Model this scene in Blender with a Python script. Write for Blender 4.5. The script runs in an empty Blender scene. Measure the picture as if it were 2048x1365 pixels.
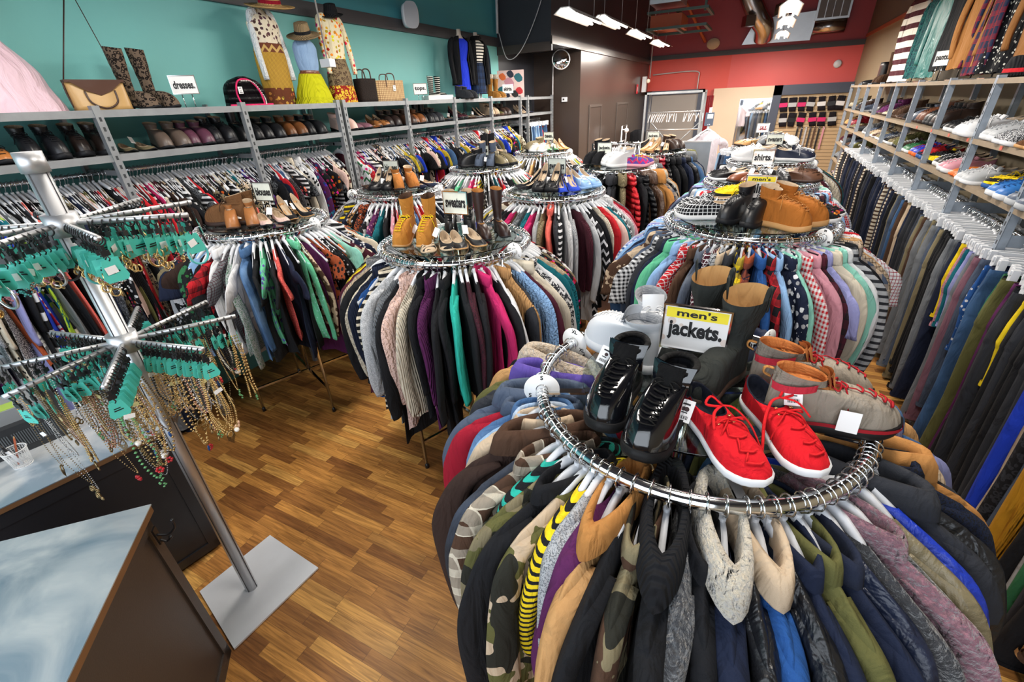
import bpy, math, random
from mathutils import Vector, Matrix
R = random.Random(7)
C = bpy.context.scene.collection
sc = bpy.context.scene
pi = math.pi

# ------------------------------------------------------------------ camera
EYE = 2.05
def cam_axes(p, yaw, roll):
    cp, sp, cy, sy = math.cos(p), math.sin(p), math.cos(yaw), math.sin(yaw)
    f = Vector((-sy*cp, cy*cp, -sp)); r = Vector((cy, sy, 0)); u = r.cross(f)
    cr, sr = math.cos(roll), math.sin(roll)
    return r*cr+u*sr, r*-sr+u*cr, f
r_, u_, f_ = cam_axes(.493394, .485364, -.048078)
cd = bpy.data.cameras.new('camera'); cam = bpy.data.objects.new('camera', cd); C.objects.link(cam)
cam.matrix_world = Matrix(((r_.x, u_.x, -f_.x, 0), (r_.y, u_.y, -f_.y, 0), (r_.z, u_.z, -f_.z, EYE), (0, 0, 0, 1)))
cd.sensor_width = 36; cd.lens = 888.668*36/2048; cd.clip_start = .02; cd.clip_end = 100
sc.camera = cam
# ------------------------------------------------------------------ world, exposure, lights
w = bpy.data.worlds.new('world'); sc.world = w; w.use_nodes = True
w.node_tree.nodes['Background'].inputs[0].default_value = (.75, .85, 1, 1)
w.node_tree.nodes['Background'].inputs[1].default_value = .6
sc.view_settings.view_transform = 'Standard'; sc.view_settings.look = 'None'
sc.view_settings.exposure = 0.0; sc.view_settings.gamma = 1
def area(name, loc, target, sx, sy, power, col):
    l = bpy.data.lights.new(name, 'AREA'); l.shape = 'RECTANGLE'; l.size = sx; l.size_y = sy
    l.energy = power; l.color = col
    o = bpy.data.objects.new(name, l); C.objects.link(o); o.location = loc
    o.rotation_euler = (Vector(target)-Vector(loc)).to_track_quat('-Z', 'Y').to_euler()
    return o
# daylight through the shop window behind the camera
area('window_daylight', (-1.0, -2.25, 2.3), (-1.2, 4, 1.2), 5.0, 3.2, 150, (.86, .93, 1))
# the rows of fluorescent fixtures (their tubes glow too): x, y, z
LAMPS = [(-2.1, 1.2, 3.1), (-2.1, 3.7, 3.1), (-2.1, 6.15, 2.9), (-2.1, 7.5, 2.98), (-2.1, 9.3, 2.98), (-2.1, 11.2, 2.98),
         (.09, 1.2, 3.1), (.09, 3.7, 3.1), (.09, 6.2, 3.1), (.09, 8.0, 2.96), (.09, 9.7, 2.98), (.09, 12.0, 3.0)]
for x, y, z in LAMPS:
    area('fluorescent_light', (x, y, z-.09), (x, y, 0), .2, 1.1, 34 if y < 3 else 52 if y < 7 else 84, (1, .93, .84))
# ------------------------------------------------------------------ colour
def srgb(c):
    if isinstance(c, str):
        c = [int(c[i:i+2], 16)/255 for i in (0, 2, 4)]
    return tuple(v/12.92 if v <= .04045 else ((v+.055)/1.055)**2.4 for v in c)
COL = dict(black='17181c', charcoal='2e3036', grey='6f7378', lightgrey='a9acb0', white='d2d3d6', cream='cdc3b0', beige='bda88f', tan='b98d5c',
  camel='b07a42', brown='4b3528', chocolate='33241f', navy='1a2238', blue='24508f', royal='1a38b0', skyblue='86abd6', denim='3f5f88', paledenim='8ba9c9',
  teal='12626e', turquoise='28a898', mint='86c4b4', green='2f6b45', olive='5b5a33', lime='a5c83a', yellow='e6c81e', mustard='b09a24', ochre='b5801c', orange='d9672c', coral='e0675c',
  red='b8202a', crimson='96152a', maroon='471a28', plum='54204f', purple='5b4a9a', lavender='8d8fc0', pink='c58a98', hotpink='c02864', blush='d8b8ae', rust='9a4a2a', mauve='7a5562', khaki='7b7157', slate='4a5568', seafoam='5fb58c')
def col(n): return srgb(COL.get(n, n))

# ------------------------------------------------------------------ materials
MATS = {}
def base(name):
    m = bpy.data.materials.new(name); m.use_nodes = True; nt = m.node_tree
    return m, nt, nt.nodes['Principled BSDF']
def plain(name, c, rough=.6, metal=0, coat=0, bump=0, bscale=200, vary=0, vscale=6, trans=0, emit=0, ior=None, sheen=0):
    if name in MATS: return MATS[name]
    m, nt, b = base(name); c = col(c) if isinstance(c, str) else c
    b.inputs['Base Color'].default_value = (*c, 1); b.inputs['Roughness'].default_value = rough
    b.inputs['Metallic'].default_value = metal; b.inputs['Coat Weight'].default_value = coat
    b.inputs['Transmission Weight'].default_value = trans
    b.inputs['Sheen Weight'].default_value = sheen
    if ior: b.inputs['IOR'].default_value = ior
    if emit:
        b.inputs['Emission Color'].default_value = (*c, 1); b.inputs['Emission Strength'].default_value = emit
    if bump or vary:
        tc = nt.nodes.new('ShaderNodeTexCoord')
    if bump:
        n = nt.nodes.new('ShaderNodeTexNoise'); n.inputs['Scale'].default_value = bscale; nt.links.new(tc.outputs['Object'], n.inputs['Vector'])
        bp = nt.nodes.new('ShaderNodeBump'); bp.inputs['Strength'].default_value = bump; bp.inputs['Distance'].default_value = .01
        nt.links.new(n.outputs['Fac'], bp.inputs['Height']); nt.links.new(bp.outputs[0], b.inputs['Normal'])
    if vary:
        n = nt.nodes.new('ShaderNodeTexNoise'); n.inputs['Scale'].default_value = vscale; n.inputs['Detail'].default_value = 6; nt.links.new(tc.outputs['Object'], n.inputs['Vector'])
        mx = nt.nodes.new('ShaderNodeMix'); mx.data_type = 'RGBA'
        mx.inputs[6].default_value = (*[v*(1-vary) for v in c], 1); mx.inputs[7].default_value = (*[min(1, v*(1+vary)) for v in c], 1)
        nt.links.new(n.outputs['Fac'], mx.inputs[0]); nt.links.new(mx.outputs[2], b.inputs['Base Color'])
    MATS[name] = m; return m

def N(nt, t, **k):
    n = nt.nodes.new('ShaderNode'+t)
    for a, v in k.items(): setattr(n, a, v)
    return n
def math_(nt, op, a, b=None, clamp=False):
    n = N(nt, 'Math', operation=op, use_clamp=clamp)
    for i, v in enumerate((a, b)):
        if v is None: continue
        if isinstance(v, (int, float)): n.inputs[i].default_value = v
        else: nt.links.new(v, n.inputs[i])
    return n.outputs[0]

def fabric(pat, shoe=False):
    """cloth whose first and second colour come from the object that wears it"""
    key = pat
    if key in MATS: return MATS[key]
    m, nt, b = base(pat+'_cloth' if not shoe else pat); L = nt.links.new
    oi = N(nt, 'ObjectInfo'); at = N(nt, 'Attribute', attribute_type='OBJECT', attribute_name='second_color')
    tc = N(nt, 'TexCoord'); off = N(nt, 'VectorMath', operation='ADD')
    cx = N(nt, 'CombineXYZ'); L(math_(nt, 'MULTIPLY', oi.outputs['Random'], 3.7), cx.inputs[2]); L(math_(nt, 'MULTIPLY', oi.outputs['Random'], 1.3), cx.inputs[0])
    L(tc.outputs['Object'], off.inputs[0]); L(cx.outputs[0], off.inputs[1]); V = off.outputs[0]
    sep = N(nt, 'SeparateXYZ'); L(V, sep.inputs[0]); X, Y, Z = sep.outputs
    b.inputs['Roughness'].default_value = .9
    b.inputs['Specular IOR Level'].default_value = .25
    def noise(scale, detail=3, vec=None):
        n = N(nt, 'TexNoise'); n.inputs['Scale'].default_value = scale; n.inputs['Detail'].default_value = detail; L(vec or V, n.inputs['Vector']); return n.outputs['Fac']
    def voro(scale, feature='F1', out='Distance', sub=None):
        n = N(nt, 'TexVoronoi', feature=feature); n.inputs['Scale'].default_value = scale; L(V, n.inputs['Vector']); return n.outputs[out]
    def band(c, period, duty, soft=None):      # 1 inside the band
        return math_(nt, 'LESS_THAN', math_(nt, 'FRACT', math_(nt, 'DIVIDE', c, period)), duty)
    fac = None; bumpH = noise(420, 2); bs = .25; bd = .004; third = None
    XY = math_(nt, 'ADD', X, Y)
    if pat == 'heather': fac = math_(nt, 'GREATER_THAN', noise(260, 4), .53)
    elif pat == 'striped': fac = band(Z, .034, .42)
    elif pat == 'pinstriped': fac = band(XY, .012, .2)
    elif pat == 'wide_striped': fac = band(Z, .11, .45)
    elif pat == 'gingham':
        a = band(Z, .022, .5); c = band(XY, .022, .5); fac = math_(nt, 'MULTIPLY', math_(nt, 'ADD', a, c), .5)
    elif pat == 'plaid':
        a = band(Z, .075, .42); c = band(XY, .075, .42); s = math_(nt, 'MULTIPLY', math_(nt, 'ADD', a, c), .42)
        l = math_(nt, 'MAXIMUM', band(Z, .075, .05), band(XY, .075, .05)); fac = math_(nt, 'MAXIMUM', s, l)
    elif pat == 'checked':
        fac = math_(nt, 'MAXIMUM', band(Z, .018, .16), band(XY, .018, .16))
    elif pat == 'floral':
        fac = math_(nt, 'LESS_THAN', math_(nt, 'ADD', voro(30), math_(nt, 'MULTIPLY', noise(60), .5)), .62)
        third = voro(30, out='Color')
    elif pat == 'leopard':
        d = voro(42); n1 = noise(45); fac = math_(nt, 'LESS_THAN', math_(nt, 'ABSOLUTE', math_(nt, 'SUBTRACT', math_(nt, 'ADD', d, math_(nt, 'MULTIPLY', n1, .5)), .62)), .13)
    elif pat == 'dotted': fac = math_(nt, 'LESS_THAN', voro(38), .28)
    elif pat == 'camouflage':
        fac = math_(nt, 'GREATER_THAN', noise(14, 2), .52); third = noise(9, 1)
    elif pat == 'fair_isle':
        zig = math_(nt, 'PINGPONG', math_(nt, 'ADD', X, Y), .02)
        fac = math_(nt, 'MAXIMUM', band(math_(nt, 'ADD', Z, zig), .05, .3), math_(nt, 'GREATER_THAN', noise(170, 1), .58))
    elif pat == 'aztec':
        zig = math_(nt, 'PINGPONG', math_(nt, 'ADD', X, Y), .035); fac = band(math_(nt, 'ADD', Z, zig), .07, .35)
    elif pat == 'marble': fac = math_(nt, 'GREATER_THAN', noise(18, 6), .5)
    elif pat in ('cable_knit', 'ribbed'):
        wv = N(nt, 'TexWave'); wv.inputs['Scale'].default_value = 28 if pat == 'ribbed' else 14; wv.inputs['Distortion'].default_value = 0 if pat == 'ribbed' else 5
        wv.inputs['Detail Scale'].default_value = 4; L(V, wv.inputs['Vector']); bumpH = wv.outputs['Fac']; bs = .8; bd = .008
        fac = math_(nt, 'MULTIPLY', wv.outputs['Fac'], .0)
    elif pat in ('denim', 'denim_worn'):
        fac = noise(5 if pat == 'denim_worn' else 3, 5); fac = math_(nt, 'MULTIPLY', math_(nt, 'SUBTRACT', fac, .45), 3, True)
    elif pat in ('fleece', 'shearling'):
        bumpH = noise(75, 5); bs = 1; bd = .03; fac = math_(nt, 'MULTIPLY', math_(nt, 'SUBTRACT', noise(90, 4), .45), 2.2, True); b.inputs['Sheen Weight'].default_value = .5
    elif pat in ('leather', 'patent', 'shoe_leather'):
        b.inputs['Roughness'].default_value = .12 if pat == 'patent' else .38; b.inputs['Specular IOR Level'].default_value = .5
        bumpH = noise(28 if pat == 'leather' else 12, 5); bs = .35 if pat == 'leather' else .12; bd = .02
        if pat == 'patent': b.inputs['Coat Weight'].default_value = 1; b.inputs['Coat Roughness'].default_value = .05
    elif pat == 'satin': b.inputs['Roughness'].default_value = .35; b.inputs['Specular IOR Level'].default_value = .5
    elif pat == 'quilted':
        bumpH = math_(nt, 'ABSOLUTE', math_(nt, 'SINE', math_(nt, 'MULTIPLY', Z, 60))); bs = 1; bd = .02; b.inputs['Roughness'].default_value = .45
    elif pat == 'suede': bumpH = noise(300, 4); fac = math_(nt, 'MULTIPLY', noise(14, 5), .25)
    elif pat == 'rubber': b.inputs['Roughness'].default_value = .55; bs = .05
    elif pat == 'metal': b.inputs['Roughness'].default_value = .25; b.inputs['Metallic'].default_value = 1; bs = .05
    elif pat == 'croco': bumpH = voro(90); bs = .8; fac = math_(nt, 'MULTIPLY', voro(90), .5)
    src = oi.outputs['Color']
    if pat not in ('shoe_leather', 'patent', 'rubber', 'metal', 'croco'):
        mpv = N(nt, 'VectorMath', operation='MULTIPLY'); L(V, mpv.inputs[0]); mpv.inputs[1].default_value = (16, 16, 4.5)
        wr = N(nt, 'TexNoise'); wr.inputs['Scale'].default_value = 1; wr.inputs['Detail'].default_value = 3; wr.inputs['Distortion'].default_value = .8; L(mpv.outputs[0], wr.inputs['Vector'])
        b0_ = N(nt, 'Bump'); b0_.inputs['Strength'].default_value = .75; b0_.inputs['Distance'].default_value = .035; L(wr.outputs['Fac'], b0_.inputs['Height'])
    if fac is not None:
        mx = N(nt, 'Mix', data_type='RGBA'); L(fac, mx.inputs[0]); L(src, mx.inputs[6])
        second = at.outputs['Color']
        if third is not None and pat == 'floral':
            hs = N(nt, 'HueSaturation'); L(second, hs.inputs['Color']); s2 = N(nt, 'SeparateColor'); L(third, s2.inputs[0])
            L(math_(nt, 'ADD', math_(nt, 'MULTIPLY', s2.outputs[0], .16), .42), hs.inputs['Hue']); L(math_(nt, 'ADD', s2.outputs[1], .5), hs.inputs['Value']); second = hs.outputs[0]
        L(second, mx.inputs[7]); src = mx.outputs[2]
        if third is not None and pat == 'camouflage':
            m2 = N(nt, 'Mix', data_type='RGBA'); L(math_(nt, 'GREATER_THAN', third, .56), m2.inputs[0]); L(src, m2.inputs[6]); m2.inputs[7].default_value = (.02, .02, .015, 1); src = m2.outputs[2]
    L(src, b.inputs['Base Color'])
    bp = N(nt, 'Bump'); bp.inputs['Strength'].default_value = bs; bp.inputs['Distance'].default_value = bd; L(bumpH, bp.inputs['Height']); L(bp.outputs[0], b.inputs['Normal'])
    if 'b0_' in dir(): L(b0_.outputs[0], bp.inputs['Normal'])
    MATS[key] = m; return m

chrome = plain('chrome', (.78, .79, .8), .1, 1)
steel = plain('brushed_steel', (.6, .61, .63), .42, .85, vary=.1)
galv = plain('shelf_steel', (.29, .31, .33), .45, .5, vary=.25, vscale=14)
galvR = plain('galvanised_steel', (.36, .42, .5), .4, .55, vary=.3, vscale=20)
whitep = plain('white_plastic', (.62, .64, .68), .4)
blackp = plain('black_plastic', (.012, .012, .014), .35)
tealcard = plain('teal_card', '4fc3b4', .5)
ctag = plain('white_card', (.85, .85, .85), .6)
yellowcard = plain('yellow_card', (.75, .68, .32), .6)
inkm = plain('black_ink', (.008, .008, .01), .6)
glass = plain('glass', (.82, .95, .92), .02, trans=1, ior=1.45)
gold = plain('gold_metal', (.72, .5, .22), .3, 1)
silver = plain('silver_metal', (.6, .6, .62), .28, 1)
brass = plain('antique_brass', (.28, .2, .1), .35, 1)

# ------------------------------------------------------------------ mesh collector
class MB:
    def __init__(s): s.v = []; s.f = []; s.m = []; s.flat = set()
    def quad_grid(s, rows, closed=True, mi=0, caps=False):
        n = len(rows[0]); b0 = len(s.v)
        for r in rows: s.v += [tuple(p) for p in r]
        for i in range(len(rows)-1):
            for j in range(n if closed else n-1):
                k = (j+1) % n
                s.f.append((b0+i*n+j, b0+i*n+k, b0+(i+1)*n+k, b0+(i+1)*n+j)); s.m.append(mi)
        if caps:
            s.f.append(tuple(b0+j for j in range(n))[::-1]); s.m.append(mi)
            s.f.append(tuple(b0+(len(rows)-1)*n+j for j in range(n))); s.m.append(mi)
        return s
    def box(s, a, b, mi=0, M=None):
        (x0, y0, z0), (x1, y1, z1) = a, b; b0 = len(s.v)
        P = [(x0, y0, z0), (x1, y0, z0), (x1, y1, z0), (x0, y1, z0), (x0, y0, z1), (x1, y0, z1), (x1, y1, z1), (x0, y1, z1)]
        if M is not None: P = [tuple(M @ Vector(p)) for p in P]
        s.v += P
        for f in ((0, 3, 2, 1), (4, 5, 6, 7), (0, 1, 5, 4), (1, 2, 6, 5), (2, 3, 7, 6), (3, 0, 4, 7)):
            s.flat.add(len(s.f)); s.f.append(tuple(b0+i for i in f)); s.m.append(mi)
        return s
    def cbox(s, c, d, mi=0, rz=0, M=None):
        T = Matrix.Translation(c) @ Matrix.Rotation(rz, 4, 'Z')
        if M is not None: T = M @ T
        return s.box((-d[0]/2, -d[1]/2, -d[2]/2), (d[0]/2, d[1]/2, d[2]/2), mi, T)
    def tube(s, pts, r, n=8, mi=0, caps=True, closed=False, flatten=1.0):
        pts = [Vector(p) for p in pts]; rows = []; up = None
        for i, p in enumerate(pts):
            if closed: t = pts[(i+1) % len(pts)]-pts[i-1]
            else: t = pts[min(i+1, len(pts)-1)]-pts[max(i-1, 0)]
            t.normalize()
            if up is None: up = Vector((0, 0, 1)) if abs(t.z) < .9 else Vector((1, 0, 0))
            sd = t.cross(up)
            if sd.length < 1e-4: sd = t.cross(Vector((1, 0, 0)))
            sd.normalize(); up = sd.cross(t).normalized()
            rr = r[i] if isinstance(r, (list, tuple)) else r
            rows.append([p+sd*rr*math.cos(a)+up*rr*flatten*math.sin(a) for a in [2*pi*k/n for k in range(n)]])
        if closed: rows.append(rows[0])
        return s.quad_grid(rows, True, mi, caps and not closed)
    def ring(s, c, r, tr, n=48, m=10, mi=0, axis='z'):
        P = []
        for i in range(n):
            a = 2*pi*i/n; u, v = r*math.cos(a), r*math.sin(a)
            P.append({'z': (c[0]+u, c[1]+v, c[2]), 'x': (c[0], c[1]+u, c[2]+v), 'y': (c[0]+u, c[1], c[2]+v)}[axis])
        return s.tube(P, tr, m, mi, closed=True)
    def cyl(s, c, r, z0, z1, n=24, mi=0, r2=None):
        r2 = r if r2 is None else r2
        rows = [[(c[0]+q*math.cos(2*pi*k/n), c[1]+q*math.sin(2*pi*k/n), z) for k in range(n)] for q, z in ((r, z0), (r2, z1))]
        s.quad_grid(rows, True, mi, True)
        s.flat.add(len(s.f)-1); s.flat.add(len(s.f)-2); return s
    def lathe(s, prof, c=(0, 0, 0), n=24, mi=0, sx=1, sy=1):
        rows = [[(c[0]+r*sx*math.cos(2*pi*k/n), c[1]+r*sy*math.sin(2*pi*k/n), c[2]+z) for k in range(n)] for r, z in prof]
        return s.quad_grid(rows, True, mi)
    def ball(s, c, r, n=10, mi=0, sx=1, sy=1, sz=1):
        return s.lathe([(max(1e-4, r*math.sin(pi*i/(n//2+1))), r*sz*math.cos(pi*i/(n//2+1))) for i in range(n//2+2)], c, n, mi, sx, sy)
    def poly(s, pts, d, mi=0):
        """flat outline (list of Vector) thickened by vector d"""
        n = len(pts); b0 = len(s.v); d = Vector(d); s.v += [tuple(p) for p in pts]+[tuple(Vector(p)+d) for p in pts]
        for f in [tuple(range(b0, b0+n))[::-1], tuple(range(b0+n, b0+2*n))]+[(b0+i, b0+(i+1) % n, b0+n+(i+1) % n, b0+n+i) for i in range(n)]:
            s.flat.add(len(s.f)); s.f.append(f); s.m.append(mi)
        return s
    def mesh(s, name, mats):
        me = bpy.data.meshes.new(name); me.from_pydata(s.v, [], s.f)
        for m in (mats if isinstance(mats, (list, tuple)) else [mats]): me.materials.append(m)
        me.polygons.foreach_set('material_index', s.m)
        me.polygons.foreach_set('use_smooth', [i not in s.flat for i in range(len(s.f))])
        me.update(); return me
    def build(s, name, mats, parent=None, loc=None, rot=None):
        return link(name, s.mesh(name, mats), parent, loc, rot)
def link(name, data, parent=None, loc=None, rot=None):
    o = bpy.data.objects.new(name, data); C.objects.link(o); o.parent = parent
    if loc is not None: o.location = loc
    if rot is not None: o.rotation_euler = rot
    return o
LABELS = {}
def tag(o, label, cat, group=None):
    o['label'] = label; o['category'] = cat
    if group: o['group'] = group
    LABELS.setdefault(label, []).append(o.name); return o
def thing(name, label, cat, loc=(0, 0, 0), rz=0, group=None, rot=None):
    o = link(name, None, None, loc, rot or (0, 0, rz)); o.empty_display_size = .05
    return tag(o, label, cat, group)
def struct(o): o['kind'] = 'structure'; return o
def tint(o, c1, c2=None):
    c1 = col(c1) if isinstance(c1, str) else c1
    o.color = (*c1, 1)
    if c2 is not None:
        c2 = col(c2) if isinstance(c2, str) else c2
    else: c2 = tuple(v*.55 for v in c1)
    o['second_color'] = [float(v) for v in c2]; return o
def setmat(o, m):
    for s in o.material_slots: s.link = 'OBJECT'; s.material = m
def smooth_path(pts, k=6):
    """Catmull-Rom through the points"""
    P = [Vector(p) for p in pts]; out = []
    for i in range(len(P)-1):
        a = P[max(i-1, 0)]; b = P[i]; c = P[i+1]; d = P[min(i+2, len(P)-1)]
        for j in range(k):
            t = j/k; out.append(.5*((2*b)+(c-a)*t+(2*a-5*b+4*c-d)*t*t+(3*b-a-3*c+d)*t**3))
    out.append(P[-1]); return out
FONT_CACHE = {}
def text(parent, body, size, loc, rot=(pi/2, 0, 0), m=None, sx=1.0, bold=.0, align='CENTER', name='lettering', ext=.0004, fit=None):
    cu = bpy.data.curves.new(name, 'FONT'); cu.body = body; cu.size = size; cu.align_x = align; cu.align_y = 'CENTER'
    cu.extrude = ext; cu.offset = bold; cu.materials.append(m or inkm); cu.resolution_u = 3
    key = (body, size, bold, align, ext, sx, cu.materials[0].name, fit)
    if key not in FONT_CACHE:
        t_ = bpy.data.objects.new('t', cu); C.objects.link(t_); bpy.context.view_layer.update()
        me = bpy.data.meshes.new_from_object(t_.evaluated_get(bpy.context.evaluated_depsgraph_get())); bpy.data.objects.remove(t_)
        for v in me.vertices: v.co.x *= sx
        if fit:
            xs = [v.co.x for v in me.vertices]; ys = [v.co.y for v in me.vertices]; mx_, my_ = (max(xs)+min(xs))/2, (max(ys)+min(ys))/2
            fx, fy = fit[0]/(max(xs)-min(xs)), fit[1]/(max(ys)-min(ys))
            for v in me.vertices: v.co.x = (v.co.x-mx_)*fx; v.co.y = (v.co.y-my_)*fy
        FONT_CACHE[key] = me
    bpy.data.curves.remove(cu)
    return link(name, FONT_CACHE[key], parent, loc, rot)
def copy_tree(o, parent=None):
    c = o.copy(); C.objects.link(c); c.parent = parent
    for ch in o.children: copy_tree(ch, c)
    return c
# ------------------------------------------------------------------ the room
WL, WR, YB, YF, ZC = -3.75, 1.76, 14.0, -2.6, 4.7
def wood_floor():
    m, nt, b = base('wood_strip_floor'); L = nt.links.new
    g = N(nt, 'NewGeometry'); sep = N(nt, 'SeparateXYZ'); L(g.outputs['Position'], sep.inputs[0]); X, Y, _ = sep.outputs
    row = math_(nt, 'FLOOR', math_(nt, 'DIVIDE', Y, .058))
    wn = N(nt, 'TexWhiteNoise', noise_dimensions='1D'); L(row, wn.inputs['W'])
    xs = math_(nt, 'ADD', math_(nt, 'DIVIDE', X, .36), math_(nt, 'MULTIPLY', wn.outputs['Value'], 7.3))
    colu = math_(nt, 'FLOOR', xs)
    cid = N(nt, 'CombineXYZ'); L(row, cid.inputs[0]); L(colu, cid.inputs[1])
    w2 = N(nt, 'TexWhiteNoise', noise_dimensions='3D'); L(cid.outputs[0], w2.inputs['Vector'])
    ramp = N(nt, 'ValToRGB'); cr = ramp.color_ramp; cr.interpolation = 'LINEAR'
    stops = [(0, '83562f'), (.22, '9a6a38'), (.45, 'b17d42'), (.7, 'c8914c'), (.88, 'd6a65c'), (1, 'a4733f')]
    cr.elements[0].position = 0; cr.elements[0].color = (*srgb(stops[0][1]), 1); cr.elements[1].position = 1; cr.elements[1].color = (*srgb(stops[-1][1]), 1)
    for p, c in stops[1:-1]: e = cr.elements.new(p); e.color = (*srgb(c), 1)
    L(w2.outputs['Value'], ramp.inputs[0])
    mp = N(nt, 'CombineXYZ'); L(math_(nt, 'MULTIPLY', X, 3.2), mp.inputs[0]); L(math_(nt, 'ADD', math_(nt, 'MULTIPLY', Y, 55), 0), mp.inputs[1]); L(math_(nt, 'MULTIPLY', w2.outputs['Value'], 40), mp.inputs[2])
    gr = N(nt, 'TexNoise'); gr.inputs['Scale'].default_value = 1.4; gr.inputs['Detail'].default_value = 7; gr.inputs['Distortion'].default_value = 1.2; L(mp.outputs[0], gr.inputs['Vector'])
    mx = N(nt, 'Mix', data_type='RGBA', blend_type='MULTIPLY'); mx.inputs[0].default_value = 1
    r2 = N(nt, 'ValToRGB'); r2.color_ramp.elements[0].position = .3; r2.color_ramp.elements[0].color = (.5, .44, .4, 1); r2.color_ramp.elements[1].position = .68; r2.color_ramp.elements[1].color = (1.15, 1.12, 1.05, 1)
    L(gr.outputs['Fac'], r2.inputs[0]); L(ramp.outputs[0], mx.inputs[6]); L(r2.outputs[0], mx.inputs[7])
    seam = math_(nt, 'MAXIMUM', math_(nt, 'LESS_THAN', math_(nt, 'FRACT', math_(nt, 'DIVIDE', Y, .058)), .025), math_(nt, 'LESS_THAN', math_(nt, 'FRACT', xs), .006))
    m3 = N(nt, 'Mix', data_type='RGBA'); L(math_(nt, 'MULTIPLY', seam, .6), m3.inputs[0]); L(mx.outputs[2], m3.inputs[6]); m3.inputs[7].default_value = (.06, .03, .015, 1)
    L(m3.outputs[2], b.inputs['Base Color'])
    n2 = N(nt, 'TexNoise'); n2.inputs['Scale'].default_value = 5; L(g.outputs['Position'], n2.inputs['Vector'])
    L(math_(nt, 'ADD', math_(nt, 'MULTIPLY', n2.outputs['Fac'], .25), .3), b.inputs['Roughness'])
    b.inputs['Specular IOR Level'].default_value = .35
    return m
def paint(name, c, rough=.55, bands=None):
    m, nt, b = base(name); L = nt.links.new; c = srgb(c) if isinstance(c, str) else c
    g = N(nt, 'NewGeometry'); n = N(nt, 'TexNoise'); n.inputs['Scale'].default_value = 1.3; n.inputs['Detail'].default_value = 5; L(g.outputs['Position'], n.inputs['Vector'])
    mx = N(nt, 'Mix', data_type='RGBA'); L(n.outputs['Fac'], mx.inputs[0]); mx.inputs[6].default_value = (*[v*.9 for v in c], 1); mx.inputs[7].default_value = (*[min(1, v*1.08) for v in c], 1)
    L(mx.outputs[2], b.inputs['Base Color']); b.inputs['Roughness'].default_value = rough
    n2 = N(nt, 'TexNoise'); n2.inputs['Scale'].default_value = 160; L(g.outputs['Position'], n2.inputs['Vector']); bp = N(nt, 'Bump'); bp.inputs['Strength'].default_value = .12; bp.inputs['Distance'].default_value = .003
    L(n2.outputs['Fac'], bp.inputs['Height']); L(bp.outputs[0], b.inputs['Normal']); return m
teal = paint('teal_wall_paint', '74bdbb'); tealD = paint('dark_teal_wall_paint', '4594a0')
tealM = paint('mid_teal_paint', '2f7580')
darkp = paint('charcoal_wall_paint', '2b2c33', .4); brownp = paint('dark_brown_wall_paint', '3a302b', .28)
redp = paint('red_wall_paint', 'd35350', .5); redD = paint('deep_red_wall_paint', '8f2f38', .5); redO = paint('orange_red_wall_paint', 'd2473a', .5)
creamp = paint('cream_wall_paint', 'd3bfa8', .6); taupe = paint('taupe_wall_paint', '8f8168', .6); taupeD = paint('dark_taupe_paint', '5f5348', .6)
slatep = paint('slate_blue_paint', '3a4254', .5); ceilp = paint('ceiling_paint', '39343a', .7)
struct(MB().box((WL-.1, YF-.1, -.1), (WR+.1, YB+.1, 0)).build('floor', wood_floor()))
struct(MB().box((WL-.1, YF-.1, ZC), (WR+.1, YB+.1, ZC+.1)).build('ceiling', ceilp))
# left wall: teal below the beam, darker teal above, charcoal past the corner
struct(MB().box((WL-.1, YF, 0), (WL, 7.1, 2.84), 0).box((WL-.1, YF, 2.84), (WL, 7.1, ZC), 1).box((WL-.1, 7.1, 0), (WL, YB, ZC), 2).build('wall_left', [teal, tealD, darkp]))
struct(MB().box((WL, YF, 2.79), (WL+.03, 7.1, 2.9)).build('trim_1', plain('beam_grey', (.045, .045, .052), .5)))
# soffit and stockroom block
struct(MB().box((WL, 7.1, 2.78), (-2.88, YB, ZC)).build('soffit', darkp)); bpy.data.objects['soffit'].name = 'wall_soffit'
struct(MB().box((WL, 8.43, 0), (-2.88, YB, 2.778)).build('wall_stockroom', brownp))
struct(MB().box((WL, 7.07, 2.68), (-2.86, 7.1, 2.79)).box((-2.88, 7.07, 2.76), (-2.85, YB, 2.86)).build('trim_2', plain('brown_trim', (.05, .04, .036), .3)))
# back wall in its painted fields
bw = MB().box((WL, YB, 2.9), (WR, YB+.1, ZC), 1).box((WL, YB, 0), (-.9, YB+.1, 2.9), 2).box((-.9, YB, 0), (WR, YB+.1, 2.9), 0)
struct(bw.build('wall_back', [redp, redD, redO]))
struct(MB().box((-2.88, YB-.04, 2.84), (WR, YB, 2.94)).build('trim_3', plain('beam_grey', 'black')))
# right wall
struct(MB().box((WR, YF, 0), (WR+.1, YB, 3.0), 0).box((WR, YF, 3.0), (WR+.1, YB, ZC), 1).build('wall_right', [taupe, taupeD]))
struct(MB().box((WR-.02, YF, 2.97), (WR, YB, 3.03)).build('trim_4', plain('rust_trim', 'rust')))
struct(MB().box((WL, YB-.02, 0), (WL+.01, YB-.01, .1)).build('baseboard_left', darkp))
# front wall with the shop window behind the camera
fw = MB().box((WL, YF-.1, 0), (WR, YF, .5)).box((WL, YF-.1, 4.0), (WR, YF, ZC)).box((WL, YF-.1, .5), (WL+.2, YF, 4.0)).box((WR-.2, YF-.1, .5), (WR, YF, 4.0))
struct(fw.build('wall_front', taupe))
wf = MB()
for x in (WL+.2, -2.0, -.1, WR-.26): wf.box((x, YF-.08, .5), (x+.06, YF-.02, 4.0))
wf.box((WL+.2, YF-.08, .5), (WR-.2, YF-.02, .56)).box((WL+.2, YF-.08, 3.94), (WR-.2, YF-.02, 4.0))
struct(wf.build('window_1', plain('dark_frame', 'charcoal')))
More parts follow.
